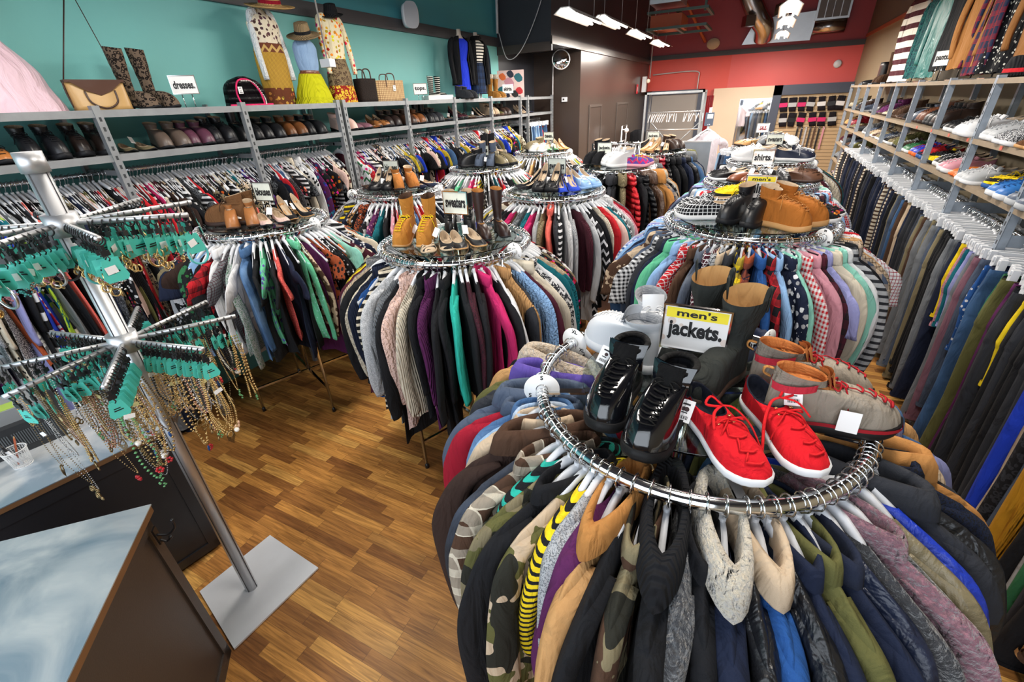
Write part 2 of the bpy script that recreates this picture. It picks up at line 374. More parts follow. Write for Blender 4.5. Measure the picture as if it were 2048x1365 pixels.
# door panels on the stockroom block (moulding rectangles)
pm = plain('panel_moulding', (.06, .048, .042), .3)
for i, (y0, y1, zt) in enumerate(((8.95, 9.75, 1.9), (10.9, 11.9, 1.9))):
    q = MB()
    for a, b in (((-2.88, y0, 0), (-2.862, y0+.04, zt)), ((-2.88, y1-.04, 0), (-2.862, y1, zt)), ((-2.88, y0, zt), (-2.862, y1, zt+.04))): q.box(a, b)
    d = struct(q.build('door_%d' % (i+1), pm))
    struct(MB().box((-2.88, y0+.04, 0), (-2.872, y1-.04, zt)).build('door_leaf', brownp, d))
# back wall openings: stock bay frame, curtain, cream partition, mirror, slat wall
q = MB(); xa, xb = -2.86, -1.55
for a, b in (((xa, 13.9, 0), (xa+.14, 14, 2.14)), ((xb, 13.9, 0), (xb+.14, 14, 2.14)), ((xa, 13.9, 2.04), (xb+.14, 14, 2.14))): q.box(a, b)
struct(q.build('door_3', slatep))
struct(MB().box((xa+.14, 13.95, 0), (xb, 13.99, 2.04)).build('trim_5', paint('grey_panel_paint', '8f8a86')))
struct(MB().box((-1.18, 13.86, 0), (.2, 13.98, 2.13)).build('wall_partition', creamp))
q = MB()
for a, b in (((.17, 13.8, 0), (.35, 13.98, 2.13)), ((.17, 13.8, 1.92), (WR, 13.98, 2.13))): q.box(a, b)
struct(q.build('trim_6', slatep))
sw = MB()
for i in range(24): sw.box((.35, 13.86, .08*i+.002), (WR, 13.9, .08*i+.074))
sw.box((.35, 13.9, 0), (WR, 13.95, 1.92), 1)
struct(sw.build('wall_slatted', [paint('slat_panel', 'b39a78'), darkp]))
# wall mirror
mr = thing('wall_mirror', 'tall wall mirror beside the slatted sock wall', 'mirror', (-.25, 13.84, .5))
MB().box((-.27, -.005, 0), (.4, .005, 1.35)).build('mirror_glass', plain('mirror', (.8, .82, .84), .03, 1), mr)
MB().box((-.29, 0, -.02), (.42, .018, 0)).box((-.29, 0, 1.35), (.42, .018, 1.37)).box((-.29, 0, 0), (-.27, .018, 1.35)).box((.4, 0, 0), (.42, .018, 1.35)).build('mirror_frame', chrome, mr)
# curtain
q = MB(); rows = []
for iz in range(9):
    z = .05+1.93*iz/8
    rows.append([(-1.4+.24*t/24+0, 13.8+.03*math.sin(t*1.9)+.004*iz, z) for t in range(25)])
q.quad_grid(rows, False); q.quad_grid([[(x, y+.012, z) for x, y, z in r] for r in rows], False)
o = q.build('curtain', fabric('satin')); tint(o, '8c1420'); tag(o, 'dark red curtain hanging beside the cream partition', 'curtain')
# ------------------------------------------------------------------ garments: local origin at the hook, width along X, hanging down -Z
def sgnpow(v, p): return math.copysign(abs(v)**p, v)
def garment(kind, L=.72, hw=.22, th=.022, sleeve='long', hem=None, seed=0, collar=None, drop=.0, neck=.085, fold=1.0, slv=None):
    """returns (body mesh builder, collar builder or None)"""
    g = random.Random(seed); hem = hem or hw*1.05; m = MB(); n = 40
    ph = [g.uniform(0, 6.28) for _ in range(6)]; k1, k2 = g.uniform(16, 26), g.uniform(34, 50)
    z0 = -.088-drop
    prof = [(-.006, neck, .6), (-.018, neck+.022, .75), (-.04, hw*.66, .85), (-.062, hw*.86, .95), (-.088, hw*.97, 1), (-.13, hw*1.0, 1.05)]
    nn = 11
    for i in range(1, nn+1):
        t = i/nn; prof.append((-.13-(L-.13)*t, hw*(1-.07*math.sin(pi*min(1, t*1.6)))*(1-t)+hem*t, 1.05+.25*t))
    rows = []
    for dz, w_, tt in prof:
        t = min(1, max(0, -dz/L)); r = []
        for j in range(n):
            a = 2*pi*j/n; x = w_*sgnpow(math.cos(a), .9); y = th*tt*sgnpow(math.sin(a), 1.25)*(.72+.42*x/hw)
            amp = fold*(.003+.015*t)*(1 if abs(x) > .02 else .7)
            y += amp*(math.sin(k1*x+ph[0]+2*t)+.5*math.sin(k2*x+ph[1]-3*t))*min(1, t*4+.1)
            x += .012*fold*t*math.sin(9*t+ph[2]+math.sin(a))
            r.append((x, y, z0+dz+(.006*math.sin(7*a+ph[3]) if t > .97 else 0)))
        rows.append(r)
    m.quad_grid(rows, True)
    if sleeve:
        for s in (1, -1):
            b1, b2 = g.uniform(-.03, .04), g.uniform(-.03, .03)
            if sleeve == 'long':
                SL = slv or .56+g.uniform(-.04, .04)
                P = [(hw*.55, 0, -.06), (hw*.86, 0, -.1), (hw+.008, b1*.2, -.155), (hw+.034, b1*.6, -.1-SL*.25), (hw+.045+b2*.5, b1, -.1-SL*.5), (hw+.035+b2, b1*1.1, -.1-SL*.78), (hw+.02+b2, b1, -.1-SL)]
                rad = [.01, .026, .042, .05, .047, .042, .034]
            else:
                SL = slv or .19
                P = [(hw*.55, 0, -.06), (hw*.86, 0, -.1), (hw+.012, b1*.2, -.15), (hw+.06, b1*.5, -.1-SL*.45), (hw+.075, b1, -.1-SL)]
                rad = [.01, .028, .05, .06, .068]
            P = smooth_path([(s*x, y, z+z0) for x, y, z in P], 4); ns = len(P); rr = []
            q = 14; rowsS = []
            for i, p in enumerate(P):
                t = i/(ns-1); fi = t*(len(rad)-1); a0 = int(min(fi, len(rad)-2)); rad_ = rad[a0]+(rad[a0+1]-rad[a0])*(fi-a0)
                tg = (P[min(i+1, ns-1)]-P[max(i-1, 0)]).normalized(); nr = Vector((-tg.z, 0, tg.x))
                ty = th*.8*(1-.3*t)+.005
                rowsS.append([p+nr*rad_*math.cos(a)*(1+.06*fold*math.sin(17*t+ph[4]))+Vector((0, ty*sgnpow(math.sin(a), 1.35)+.009*fold*math.sin(9*t+ph[5]+s)*t+s*.004, 0)) for a in [2*pi*k/q for k in range(q)]])
            m.quad_grid(rowsS, True, 0, True)
    c = None
    if collar:
        c = MB(); w2, hgt, fl = {'shirt': (neck+.006, .036, .024), 'coat': (neck+.012, .06, .045), 'hood': (neck+.02, .1, .06), 'turtle': (neck+.0, .045, .006), 'shawl': (neck+.018, .075, .06)}[collar]
        T = .5*th+.011; K = 24
        prof2 = [(0, -.018, 0), (.004, hgt*.5, .0), (.008, hgt*.78, .003), (.5*fl+.006, hgt*.82, .0), (fl*.9+.006, hgt*.35, 0), (fl+.012, -.02, 0), (fl+.004, -.03, 0)]
        rowsC = []
        for o_, dz, _ in prof2:
            rowsC.append([((w2+o_)*math.cos(a), (T+o_*.4)*math.sin(a), z0+.0+dz-.4*w2*(1-abs(math.sin(a)))**2*(.35)) for a in [2*pi*k/K for k in range(K)]])
        c.quad_grid(rowsC, True)
    return m, c
def trousers(L=1.05, seed=0, flare=.0, w=.2, th=.02):
    g = random.Random(seed); m = MB(); ph = g.uniform(0, 6)
    # waist and hips
    def ringpt(cx, hw_, ty, z, n=26, ex=.6): return [(cx+hw_*sgnpow(math.cos(a), ex), ty*sgnpow(math.sin(a), ex)+.004*math.sin(30*(cx+hw_*math.cos(a))+ph+z*9), z) for a in [2*pi*k/n for k in range(n)]]
    z0 = -.1
    m.quad_grid([ringpt(0, w*.93, th*.9, z0), ringpt(0, w*.95, th*1.1, z0-.035), ringpt(0, w*.945, th*.95, z0-.04), ringpt(0, w*1.0, th*1.35, z0-.14), ringpt(0, w*1.02, th*1.4, z0-.24), ringpt(0, w*.98, th*1.2, z0-.27)], True)
    for s in (1, -1):
        rows = []
        for i in range(13):
            t = i/12; hwid = w*(.5-.13*t+flare*max(0, t-.5)); z = z0-.22-(L-.22)*t
            rows.append(ringpt(s*(w*.51-.01*t), hwid, th*(1.25-.2*t+.12*math.sin(11*t+ph+s)), z, 18, .7))
        m.quad_grid(rows, True)
        m.quad_grid([ringpt(s*(w*.5), w*(.375+flare*.5), th*1.12, z0-L+.022, 18, .7), ringpt(s*(w*.5), w*(.38+flare*.5), th*1.12, z0-L-.004, 18, .7)], True)
    return m, None
def hanger_mesh(simple=False, w=.2, tab=False):
    m = MB()
    P = smooth_path([(-w*.95, 0, -.196), (-w*.8, 0, -.17), (-w*.45, 0, -.12), (-.035, 0, -.082), (0, 0, -.073), (.035, 0, -.082), (w*.45, 0, -.12), (w*.8, 0, -.17), (w*.95, 0, -.196)], 2)
    rows = []
    for p in P:
        hz = .008 if abs(p.x) > w*.5 else .015
        rows.append([(p.x, -.0055, p.z-hz), (p.x, .0055, p.z-hz), (p.x, .0075, p.z), (p.x, .0055, p.z+hz), (p.x, -.0055, p.z+hz), (p.x, -.0075, p.z)])
    m.quad_grid(rows, True, 0, True)
    m.cyl((0, 0), .0075, -.085, -.05, 8)
    if tab: m.box((-.02, -.009, -.088), (-.006, .009, -.074), 1)
    return m
def hook_mb(m, mi=0, n=5, R_=.0225, zc=-.0175, r=.0021):
    P = [(R_*math.cos(a), 0, zc+R_*math.sin(a)) for a in [math.radians(d) for d in range(200, -61, -26)]]
    P += [(.004, 0, -.046), (0, 0, -.056)]
    return m.tube(P, r, n, mi)
def clip_hanger_mesh():
    m = MB(); m.box((-.17, -.007, -.075), (.17, .007, -.055)); m.cyl((0, 0), .008, -.08, -.045, 8)
    for s in (-1, 1): m.box((s*.15-.014, -.016, -.115), (s*.15+.014, .016, -.05))
    return m
HANG = hanger_mesh(tab=True).mesh('hanger', [whitep, blackp]); HOOK = hook_mb(MB()).mesh('hook', chrome)
hm = hanger_mesh(); hook_mb(hm, 1, 4, r=.0024); HANGFAR = hm.mesh('hanger_with_hook', [whitep, chrome])
hm = clip_hanger_mesh(); hook_mb(hm, 1, 4, r=.0024); CLIPH = hm.mesh('clip_hanger', [whitep, chrome])
GM = {}
def reg(kind, *builds): GM[kind] = [(b.mesh(kind, fabric('solid')), c.mesh(kind+'_collar', fabric('solid')) if c else None) for b, c in builds]
rs = range
reg('sweater', *[garment('s', .62+.05*i, .2+.006*(i % 3), .02, 'long', None, 10+i, 'turtle' if i == 3 else None, slv=.5+.03*(i % 3)) for i in rs(6)])
reg('cardigan', *[garment('s', .68+.04*i, .2, .022, 'long', .23, 20+i, None, slv=.55) for i in rs(3)])
reg('blouse', *[garment('b', .6+.04*i, .19, .014, ('long', 'short', 'long', 'short', None)[i], .23, 30+i, 'shirt' if i == 2 else None, fold=1.5) for i in rs(5)])
reg('tee', *[garment('t', .6+.03*i, .19, .013, 'short' if i != 2 else None, None, 40+i, fold=1.3) for i in rs(4)])
reg('shirt', *[garment('h', .68+.03*i, .21, .02, 'long', None, 50+i, 'shirt', slv=.56) for i in rs(3)])
reg('short_sleeved_shirt', *[garment('h', .68+.03*i, .215, .02, 'short', None, 60+i, 'shirt', slv=.23) for i in rs(2)])
reg('jacket', *[garment('j', .66+.05*i, .215, .026, 'long', .235, 70+i, ('coat', 'shirt', 'coat', 'hood')[i], slv=.56) for i in rs(4)])
reg('dress', *[garment('d', .84+.06*i, .18, .016, (None, 'short', 'short', None, 'long')[i], .24+.02*(i % 3), 80+i, fold=1.6) for i in rs(5)])
reg('skirt', *[garment('k', .55+.06*i, .15, .02, None, .23, 90+i, drop=.03, neck=.13, fold=1.8) for i in rs(2)])
reg('trousers', *[trousers(1.0+.04*i, 100+i, (0, .12, 0, .2)[i], .2, .03) for i in rs(4)])
reg('shorts', *[trousers(.48, 110+i, .1, .2, .02) for i in rs(2)])
reg('big_jacket', *[garment('J', .8+.03*(i % 3), .235, .026+.004*(i % 2), 'long', .26, 120+i, (None, 'shawl', 'shirt', 'coat', None, None)[i], slv=.62, fold=1.2) for i in rs(6)])
reg('big_vest', garment('J', .7, .23, .05, None, .25, 131, 'turtle'))
PAT = {'solid': '', 'heather': 'heathered', 'striped': 'striped', 'wide_striped': 'wide striped', 'gingham': 'gingham', 'plaid': 'plaid', 'checked': 'checked', 'floral': 'floral', 'leopard': 'leopard print',
  'dotted': 'dotted', 'camouflage': 'camouflage', 'fair_isle': 'snowflake patterned', 'aztec': 'zigzag patterned', 'marble': 'mottled', 'cable_knit': 'cable knit', 'ribbed': 'ribbed', 'denim': 'denim', 'denim_worn': 'faded denim',
  'fleece': 'fleece', 'shearling': 'woolly', 'leather': 'leather', 'satin': 'satin', 'quilted': 'quilted', 'pinstriped': 'pinstriped', 'patent': 'shiny', 'suede': 'suede'}
CN = {'lightgrey': 'light grey', 'skyblue': 'sky blue', 'royal': 'royal blue', 'paledenim': 'pale blue', 'hotpink': 'hot pink', 'denim': 'mid blue', 'slate': 'slate blue', 'seafoam': 'sea green'}
def cname(c): return CN.get(c, c)
def hang(kind, c1, c2, pat, loc, rz, near=False, var=None, label='', cat=None, group=None, s=1.0, tilt=0.0, collar=None, clip=False, sx=1.0):
    """one garment with its hanger, hook and collar"""
    me, cm = (GM[kind])[R.randrange(len(GM[kind])) if var is None else var]
    nm = {'big_jacket': 'jacket', 'big_vest': 'vest', 'short_sleeved_shirt': 'shirt'}.get(kind, kind)
    o = link(nm, me, None, loc, (0, tilt, rz)); o.scale = (s*sx, 1, s)
    setmat(o, fabric(pat)); tint(o, c1, c2)
    if cm:
        c = link('collar', cm, o); p2, q1, q2 = collar if collar else (pat, c1, c2)
        setmat(c, fabric(p2)); tint(c, q1, q2)
        if collar: c['label'] = f'{cname(q1)} {PAT.get(p2, "")} collar'.replace('  ', ' ')
    if clip: link('hanger', CLIPH, o)
    elif near: h = link('hanger', HANG, o); link('hook', HOOK, h)
    else: link('hanger', HANGFAR, o)
    tag(o, label, cat or nm.replace('_', ' '), group); return o
USED = set()
def desc(g): return ' '.join(x for x in (cname(g[1]), PAT[g[3]], {'big_jacket': 'jacket', 'big_vest': 'vest', 'short_sleeved_shirt': 'short sleeved shirt'}.get(g[0], g[0])) if x)
def shortd(g): return ' '.join(x for x in (cname(g[1]), PAT[g[3]].split(' ')[0] if g[3] != 'solid' else '') if x)
def pick(pal, n, fixed=(), start=0):
    """a row of n garments: the listed ones, then drawn from the palette so that no run of three repeats"""
    out = [None]*n
    for i, g in enumerate(fixed): out[(start+i) % n] = g
    for i in range(n):
        if out[i] is None:
            for _ in range(40):
                g = R.choice(pal)
                if out[i-1] is None or desc(g) != desc(out[i-1]): break
            out[i] = g
    return out
def row_labels(seq, where, ends=True):
    n = len(seq); labs = []
    for i, g in enumerate(seq):
        a, b = seq[(i-1) % n], seq[(i+1) % n]
        l = f'{desc(g)} between {shortd(a)} and {shortd(b)} ones, {where}'
        if l in USED:
            a2 = seq[(i-2) % n]; l = f'{desc(g)} between {shortd(a)} (after {shortd(a2)}) and {shortd(b)} ones, {where}'
        k = 0; b0 = l
        while l in USED:
            k += 1; b2 = seq[(i+1+k) % n]; l = f'{b0}, near a {shortd(b2)} one'
            if k > 12: break
        while len(l.split()) > 16:
            l2 = l.replace(' ones,', ',', 1) if ' ones,' in l else l.replace('between ', 'by ', 1).replace(' and ', ', ', 1)
            if l2 == l: break
            l = l2
        USED.add(l); labs.append(l)
    return labs

# ------------------------------------------------------------------ round racks
def round_rack(cx, cy, r, zr, label, spokes=4, a0=.4, glassr=None, topdark=True, tr=.0165):
    t = thing('round_rack', label, 'clothes rack', (cx, cy, 0))
    MB().ring((0, 0, zr), r, tr, 72, 12).build('ring', chrome, t)
    m = MB().cyl((0, 0), .016, .22, zr+.0, 16); m.cyl((0, 0), .03, zr-.01, zr+.006, 16); m.build('centre_post', chrome, t)
    for i in range(4):
        a = a0+pi/4+i*pi/2; x, y = r*math.cos(a), r*math.sin(a)
        l = MB().cyl((x, y), .011, .03, zr, 12).build('leg', chrome, t)
        MB().cyl((x, y), .014, .0, .035, 12, r2=.011).build('foot', blackp, l)
    for i in range(spokes):
        a = a0+i*2*pi/spokes; M = Matrix.Rotation(a, 4, 'Z')
        MB().box((.0, -.011, zr-.012), (r, .011, zr-.005), 0, M).build('spoke', chrome, t)
    for i in (0, 1):
        a = a0+pi/4+i*pi/2; M = Matrix.Rotation(a, 4, 'Z')
        MB().box((-r, -.009, .2), (r, .009, .215), 0, M).build('cross_brace', chrome, t)
    gr = glassr or r-.055
    g = MB(); g.cyl((0, 0), gr, zr+.018, zr+.025, 64); g.build('glass_top', glass, t)
    for i in range(spokes):
        a = a0+i*2*pi/spokes; MB().cyl((gr*.8*math.cos(a), gr*.8*math.sin(a)), .009, zr-.005, zr+.018, 12).build('bumper', plain('clear_rubber', (.5, .5, .5), .3), t)
    return t
def size_disc(cx, cy, r, zr, a, letter, label, rad=.032, group='size dividers on the round racks'):
    x, y = cx+r*math.cos(a), cy+r*math.sin(a)
    if math.sin(a)*-x+(-math.cos(a))*-y < 0: a += pi
    o = thing('size_divider', label, 'size divider', (x, y, zr), a, group)
    d = MB(); rows = []
    for yy in (-.0012, .0012):
        for q in ((.0175, rad) if yy < 0 else (rad, .0175)):
            rows.append([(q*math.cos(k*2*pi/32), yy, q*math.sin(k*2*pi/32)) for k in range(32)])
    rows.append(rows[0]); d.quad_grid(rows, True); d.build('disc', plain('white_disc', (.82, .82, .82), .45), o)
    for k in range(3):
        b = pi/2+k*2*pi/3
        text(o, letter, rad*.36, (math.cos(b)*rad*.76, -.0016, math.sin(b)*rad*.76), (pi/2, 0, 0), bold=.0006, name='size_letter', ext=.0002)
    return o
def fill_rack(cx, cy, r, zr, seq, labs, near, group, a_start=0.0, smin=.88, smax=1.06, span=2*pi, sx=1):
    n = len(seq); cand = []
    for i, (g, l) in enumerate(zip(seq, labs)):
        a = a_start+span*(i+.5)/n+R.uniform(-.25, .25)*span/n
        kind, c1, c2, pat = g[:4]; ex = g[4] if len(g) > 4 else {}
        s = ex.get('s', R.uniform(smin, smax))
        hang(kind, c1, c2, pat, (cx+r*math.cos(a), cy+r*math.sin(a), zr+.0175), a+R.uniform(-.11, .11)+ex.get('rot', 0), near, ex.get('var'), l, None, group, s, 0, ex.get('collar'), kind in ('trousers', 'shorts', 'skirt'), sx)
def G(kind, spec):
    """'cream/cable_knit navy/striped/white ...' -> list of garments"""
    out = []
    for w_ in spec.split():
        p = w_.split('/'); c1 = p[0]; pat = p[1] if len(p) > 1 and p[1] else 'solid'; c2 = p[2] if len(p) > 2 else None
        out.append((kind, c1, c2, pat))
    return out
# ------------------------------------------------------------------ the racks and what hangs on them
RK = dict(fg=(-.045, 1.147, .417, 1.31), sweat=(-1.373, 1.993, .392, 1.39), bl1=(-2.92, 1.98, .4, 1.39), bl2=(-2.82, 3.27, .392, 1.39), tees=(-2.77, 4.79, .4, 1.39),
          sw2=(-1.41, 3.53, .4, 1.39), mens=(.04, 2.91, .44, 1.39), shirts=(.08, 4.29, .4, 1.39), sw3=(.17, 5.62, .4, 1.39), tees2=(-2.73, 6.44, .4, 1.39), jk1=(-1.275, 4.97, .4, 1.39), jk2=(-1.19, 6.52, .4, 1.39), sale=(.13, 7.1, .4, 1.39))
DESC = dict(fg='front men\'s jackets rack', sweat='front sweaters rack', bl1='nearest blouses rack', bl2='rear blouses rack', tees='tees rack with grey boots', sw2='sweaters rack with blue pumps', mens='men\'s shirts rack',
            shirts='plain shirts rack', sw3='rear sweaters rack', tees2='far tees rack', jk1='jackets rack with white sneakers', jk2='far jackets rack', sale='sale rack by sock wall')
RLAB = dict(fg='chrome round rack of men\'s jackets in the foreground', sweat='chrome round rack of sweaters with tan heeled boots on its glass', bl1='chrome round blouses rack behind the jewelry stand', bl2='chrome round blouses rack second from the jewelry stand',
   tees='chrome round tees rack with tall grey boots on top', sw2='chrome round sweaters rack with blue suede pumps on top', mens='chrome round rack of men\'s shirts with tan work boots on top', shirts='chrome round rack under the plain shirts sign',
   sw3='chrome round rack with a big white sneaker, rear right column', tees2='farthest chrome round tees rack near the stockroom wall', jk1='chrome round jackets rack with white and purple sneakers', jk2='far chrome round jackets rack with tan heels on top', sale='farthest round rack in the right column under the sale sign')
for k, (x, y, r, z) in RK.items(): round_rack(x, y, r, z, RLAB[k], glassr=.3 if k == 'fg' else None)
kn = 'sweater'
def ang(cx, cy): return math.atan2(-cy, -cx)         # direction of the camera from a rack centre
GR = lambda k: 'garments on the '+DESC[k]
# sweaters rack: fan from the far left round to the far right as the photo shows it
S1 = G(kn, 'black/striped/white black/floral/green mustard/heather/charcoal yellow/solid maroon grey/fleece/brown beige/ribbed black cream/cable_knit navy/ribbed')
S1 += G('tee', 'blue/solid') + G(kn, 'black/striped/cream lightgrey/heather/white grey/ribbed black blush/cable_knit cream/ribbed black plum/ribbed black black turquoise black maroon/heather/black black hotpink black white tan/ribbed charcoal skyblue/cable_knit maroon cream charcoal/fair_isle/white white teal beige/heather teal/cable_knit black/floral/red')
S1 += G('cardigan', 'khaki/solid black/marble/white maroon/striped/white beige/solid black/ribbed red/solid grey/heather')
pal_sw = G(kn, 'black/solid black/ribbed grey/heather/black cream/cable_knit navy/striped/white maroon/ribbed beige/solid teal/solid lightgrey/cable_knit charcoal/fair_isle/white white/ribbed blush/solid khaki/ribbed crimson/solid plum/heather pink/solid slate/ribbed olive/solid black/striped/white brown/cable_knit')
def rack_fill(key, fixed, pal, n, near, i0_deg, **kw):
    """fixed garments start at angle i0 (degrees, from +X counter-clockwise)"""
    cx, cy, r, z = RK[key]
    seq = pick(pal, n, fixed, 0); fill_rack(cx, cy, r, z, seq, row_labels(seq, DESC[key]), near, GR(key), math.radians(i0_deg), **kw)
rack_fill('sweat', S1, pal_sw, 74, True, 196)
# nearest blouses rack
B1 = G('blouse', 'black/floral/white black/leopard/white taupe navy brown seafoam/marble/black') if False else []
B1 = G('blouse', 'lightgrey/solid khaki/solid black/marble/white navy/solid chocolate/solid green/marble/black black/floral/green skyblue/denim black/solid red/plaid/black white/solid grey/checked/maroon lightgrey/heather/green white/solid') 
B1 += [('shirt', 'denim', 'skyblue', 'denim')] + G('blouse', 'black/solid seafoam/floral/purple black/solid') + [('tee', 'coral', 'crimson', 'heather')] + G('blouse', 'navy/solid black/solid seafoam/dotted/mint beige/marble/brown plum/solid rust/floral/black black/dotted/white black/solid orange/aztec/black')
pal_bl = G('blouse', 'white/solid black/floral/pink navy/dotted/white cream/solid rust/floral/cream black/solid black/striped/white mint/solid pink/solid leopard/solid') if False else G('blouse', 'white/solid black/floral/pink navy/dotted/white cream/solid rust/floral/cream black/solid black/striped/white mint/solid pink/floral/white tan/leopard/black grey/solid teal/floral/white red/solid maroon/aztec/cream lavender/solid denim/denim white/striped/navy coral/solid black/gingham/white plum/marble/pink')
rack_fill('bl1', B1, pal_bl, 70, True, 232)
B2 = G('blouse', 'teal/solid red/striped/white maroon/solid white/striped/black lightgrey/solid black/striped/white white/solid brown/leopard/cream lightgrey/denim grey/heather charcoal/striped/yellow navy/solid tan/leopard/black black/solid rust/leopard/black navy/floral/pink black/marble/white plum/floral/pink teal/solid black/solid')
rack_fill('bl2', B2, pal_bl, 66, False, 190)
T1 = G('tee', 'lightgrey cream brown white/ribbed crimson/striped/black black/solid lightgrey/striped/black black beige/striped/black navy/striped/white grey/solid charcoal seafoam/solid grey/heather lightgrey hotpink/solid red/striped/white yellow/striped/navy black/floral/white white')
pal_te = G('tee', 'white/solid black/solid grey/heather lightgrey/solid navy/striped/white coral/solid green/solid black/striped/white cream/solid beige/solid red/solid teal/solid yellow/solid brown/solid white/striped/black pink/solid slate/solid')
rack_fill('tees', T1, pal_te, 62, False, 190)
T2 = G('tee', 'white/ribbed cream black lightgrey cream grey white/striped/black yellow khaki black lightgrey tan black white')
rack_fill('tees2', T2, pal_te, 56, False, 200)
S2 = G(kn, 'charcoal/heather/white white/cable_knit black/solid lightgrey/heather mustard/ribbed/black black/marble/cream grey/heather brown/marble/cream black black hotpink/solid brown/ribbed grey/cable_knit teal hotpink lightgrey/heather khaki/cable_knit coral charcoal black/striped/white white/ribbed lightgrey/ribbed maroon/ribbed lightgrey/solid black/aztec/white black cream/ribbed red/solid')
S2 = S2[:16] + [('cardigan', 'khaki', 'brown', 'cable_knit')] + S2[17:]
rack_fill('sw2', S2, pal_sw, 68, False, 195)
pal_sh = G('shirt', 'skyblue/solid navy/plaid/white white/checked/blue blue/gingham/white charcoal/solid red/checked/white lightgrey/pinstriped/navy denim/denim khaki/solid maroon/plaid/black green/plaid/navy white/solid lavender/solid black/pinstriped/white mint/solid beige/checked/brown')
M1 = [('shirt', 'lightgrey', 'white', 'solid'), ('shirt', 'lavender', 'white', 'solid'), ('shirt', 'blue', 'white', 'gingham'), ('shirt', 'skyblue', None, 'solid'), ('shirt', 'navy', 'denim', 'denim'), ('shirt', 'denim', 'navy', 'denim'), ('short_sleeved_shirt', 'beige', 'brown', 'marble'), ('shirt', 'slate', 'navy', 'solid'),
  ('short_sleeved_shirt', 'white', 'black', 'gingham'), ('shirt', 'charcoal', None, 'solid'), ('shirt', 'navy', None, 'solid'), ('shirt', 'seafoam', None, 'solid'), ('shirt', 'skyblue', None, 'solid'), ('shirt', 'red', 'white', 'checked'), ('shirt', 'brown', None, 'solid'), ('shirt', 'slate', 'grey', 'denim'), ('shirt', 'maroon', 'white', 'checked'), ('shirt', 'lightgrey', 'black', 'checked'), ('shirt', 'beige', None, 'solid'), ('shirt', 'charcoal', None, 'solid'),
  ('shirt', 'navy', 'yellow', 'plaid'), ('shirt', 'rust', 'navy', 'plaid'), ('shirt', 'blue', None, 'solid'), ('shirt', 'black', 'red', 'plaid'), ('shirt', 'skyblue', None, 'solid'), ('shirt', 'navy', 'white', 'floral'), ('shirt', 'mint', None, 'solid'), ('shirt', 'red', 'white', 'gingham'), ('shirt', 'pink', None, 'solid'), ('shirt', 'maroon', 'black', 'plaid'), ('short_sleeved_shirt', 'lavender', None, 'solid'),
  ('shirt', 'cream', None, 'solid'), ('shirt', 'mint', None, 'solid'), ('shirt', 'white', 'lightgrey', 'solid'), ('shirt', 'lightgrey', 'charcoal', 'striped'), ('shirt', 'black', None, 'solid'), ('shirt', 'slate', 'beige', 'plaid'), ('shirt', 'beige', 'brown', 'checked'), ('shirt', 'tan', None, 'solid'), ('shirt', 'white', None, 'solid'), ('short_sleeved_shirt', 'white', 'crimson', 'checked'), ('shirt', 'red', None, 'solid'), ('shirt', 'navy', 'white', 'checked')]
rack_fill('mens', M1, pal_sh, 78, True, 175, smin=.98, smax=1.08)
SH = G('shirt', 'lavender/solid slate/solid navy/solid lightgrey/solid skyblue/denim white/solid red/solid charcoal/plaid/white cream/solid black/solid brown/solid grey/solid olive/solid denim/denim green/plaid/navy lightgrey/solid')
rack_fill('shirts', SH, pal_sh, 64, False, 180)
rack_fill('sw3', G(kn, 'purple white charcoal white/ribbed lightgrey grey/heather olive teal/heather cream beige slate lightgrey/heather'), pal_sw, 60, False, 185)
pal_jk = G('jacket', 'black/leather black/quilted charcoal/solid navy/solid olive/solid tan/suede denim/denim grey/heather brown/leather maroon/quilted cream/shearling camel/solid slate/plaid/beige')
J1 = G('jacket', 'khaki/camouflage/brown maroon beige/fleece black/solid denim/denim navy/plaid/cream black/quilted black/quilted charcoal black khaki/ribbed red/quilted black/solid black/quilted')
rack_fill('jk1', J1, pal_jk, 40, False, 200)
J2 = G('jacket', 'black black charcoal brown/plaid/beige red black/solid olive red rust/solid cream brown/shearling/beige crimson/quilted black/quilted black black')
rack_fill('jk2', J2, pal_jk, 40, False, 190)
JN = [('trousers', c, None, p) for c, p in (('navy', 'denim'), ('slate', 'denim'), ('denim', 'denim'), ('black', 'solid'), ('charcoal', 'denim'), ('paledenim', 'denim_worn'), ('olive', 'solid'), ('brown', 'ribbed'), ('grey', 'solid'), ('navy', 'ribbed'), ('khaki', 'solid'))]
rack_fill('sale', JN, JN, 30, False, 190, smin=.85, smax=.9)
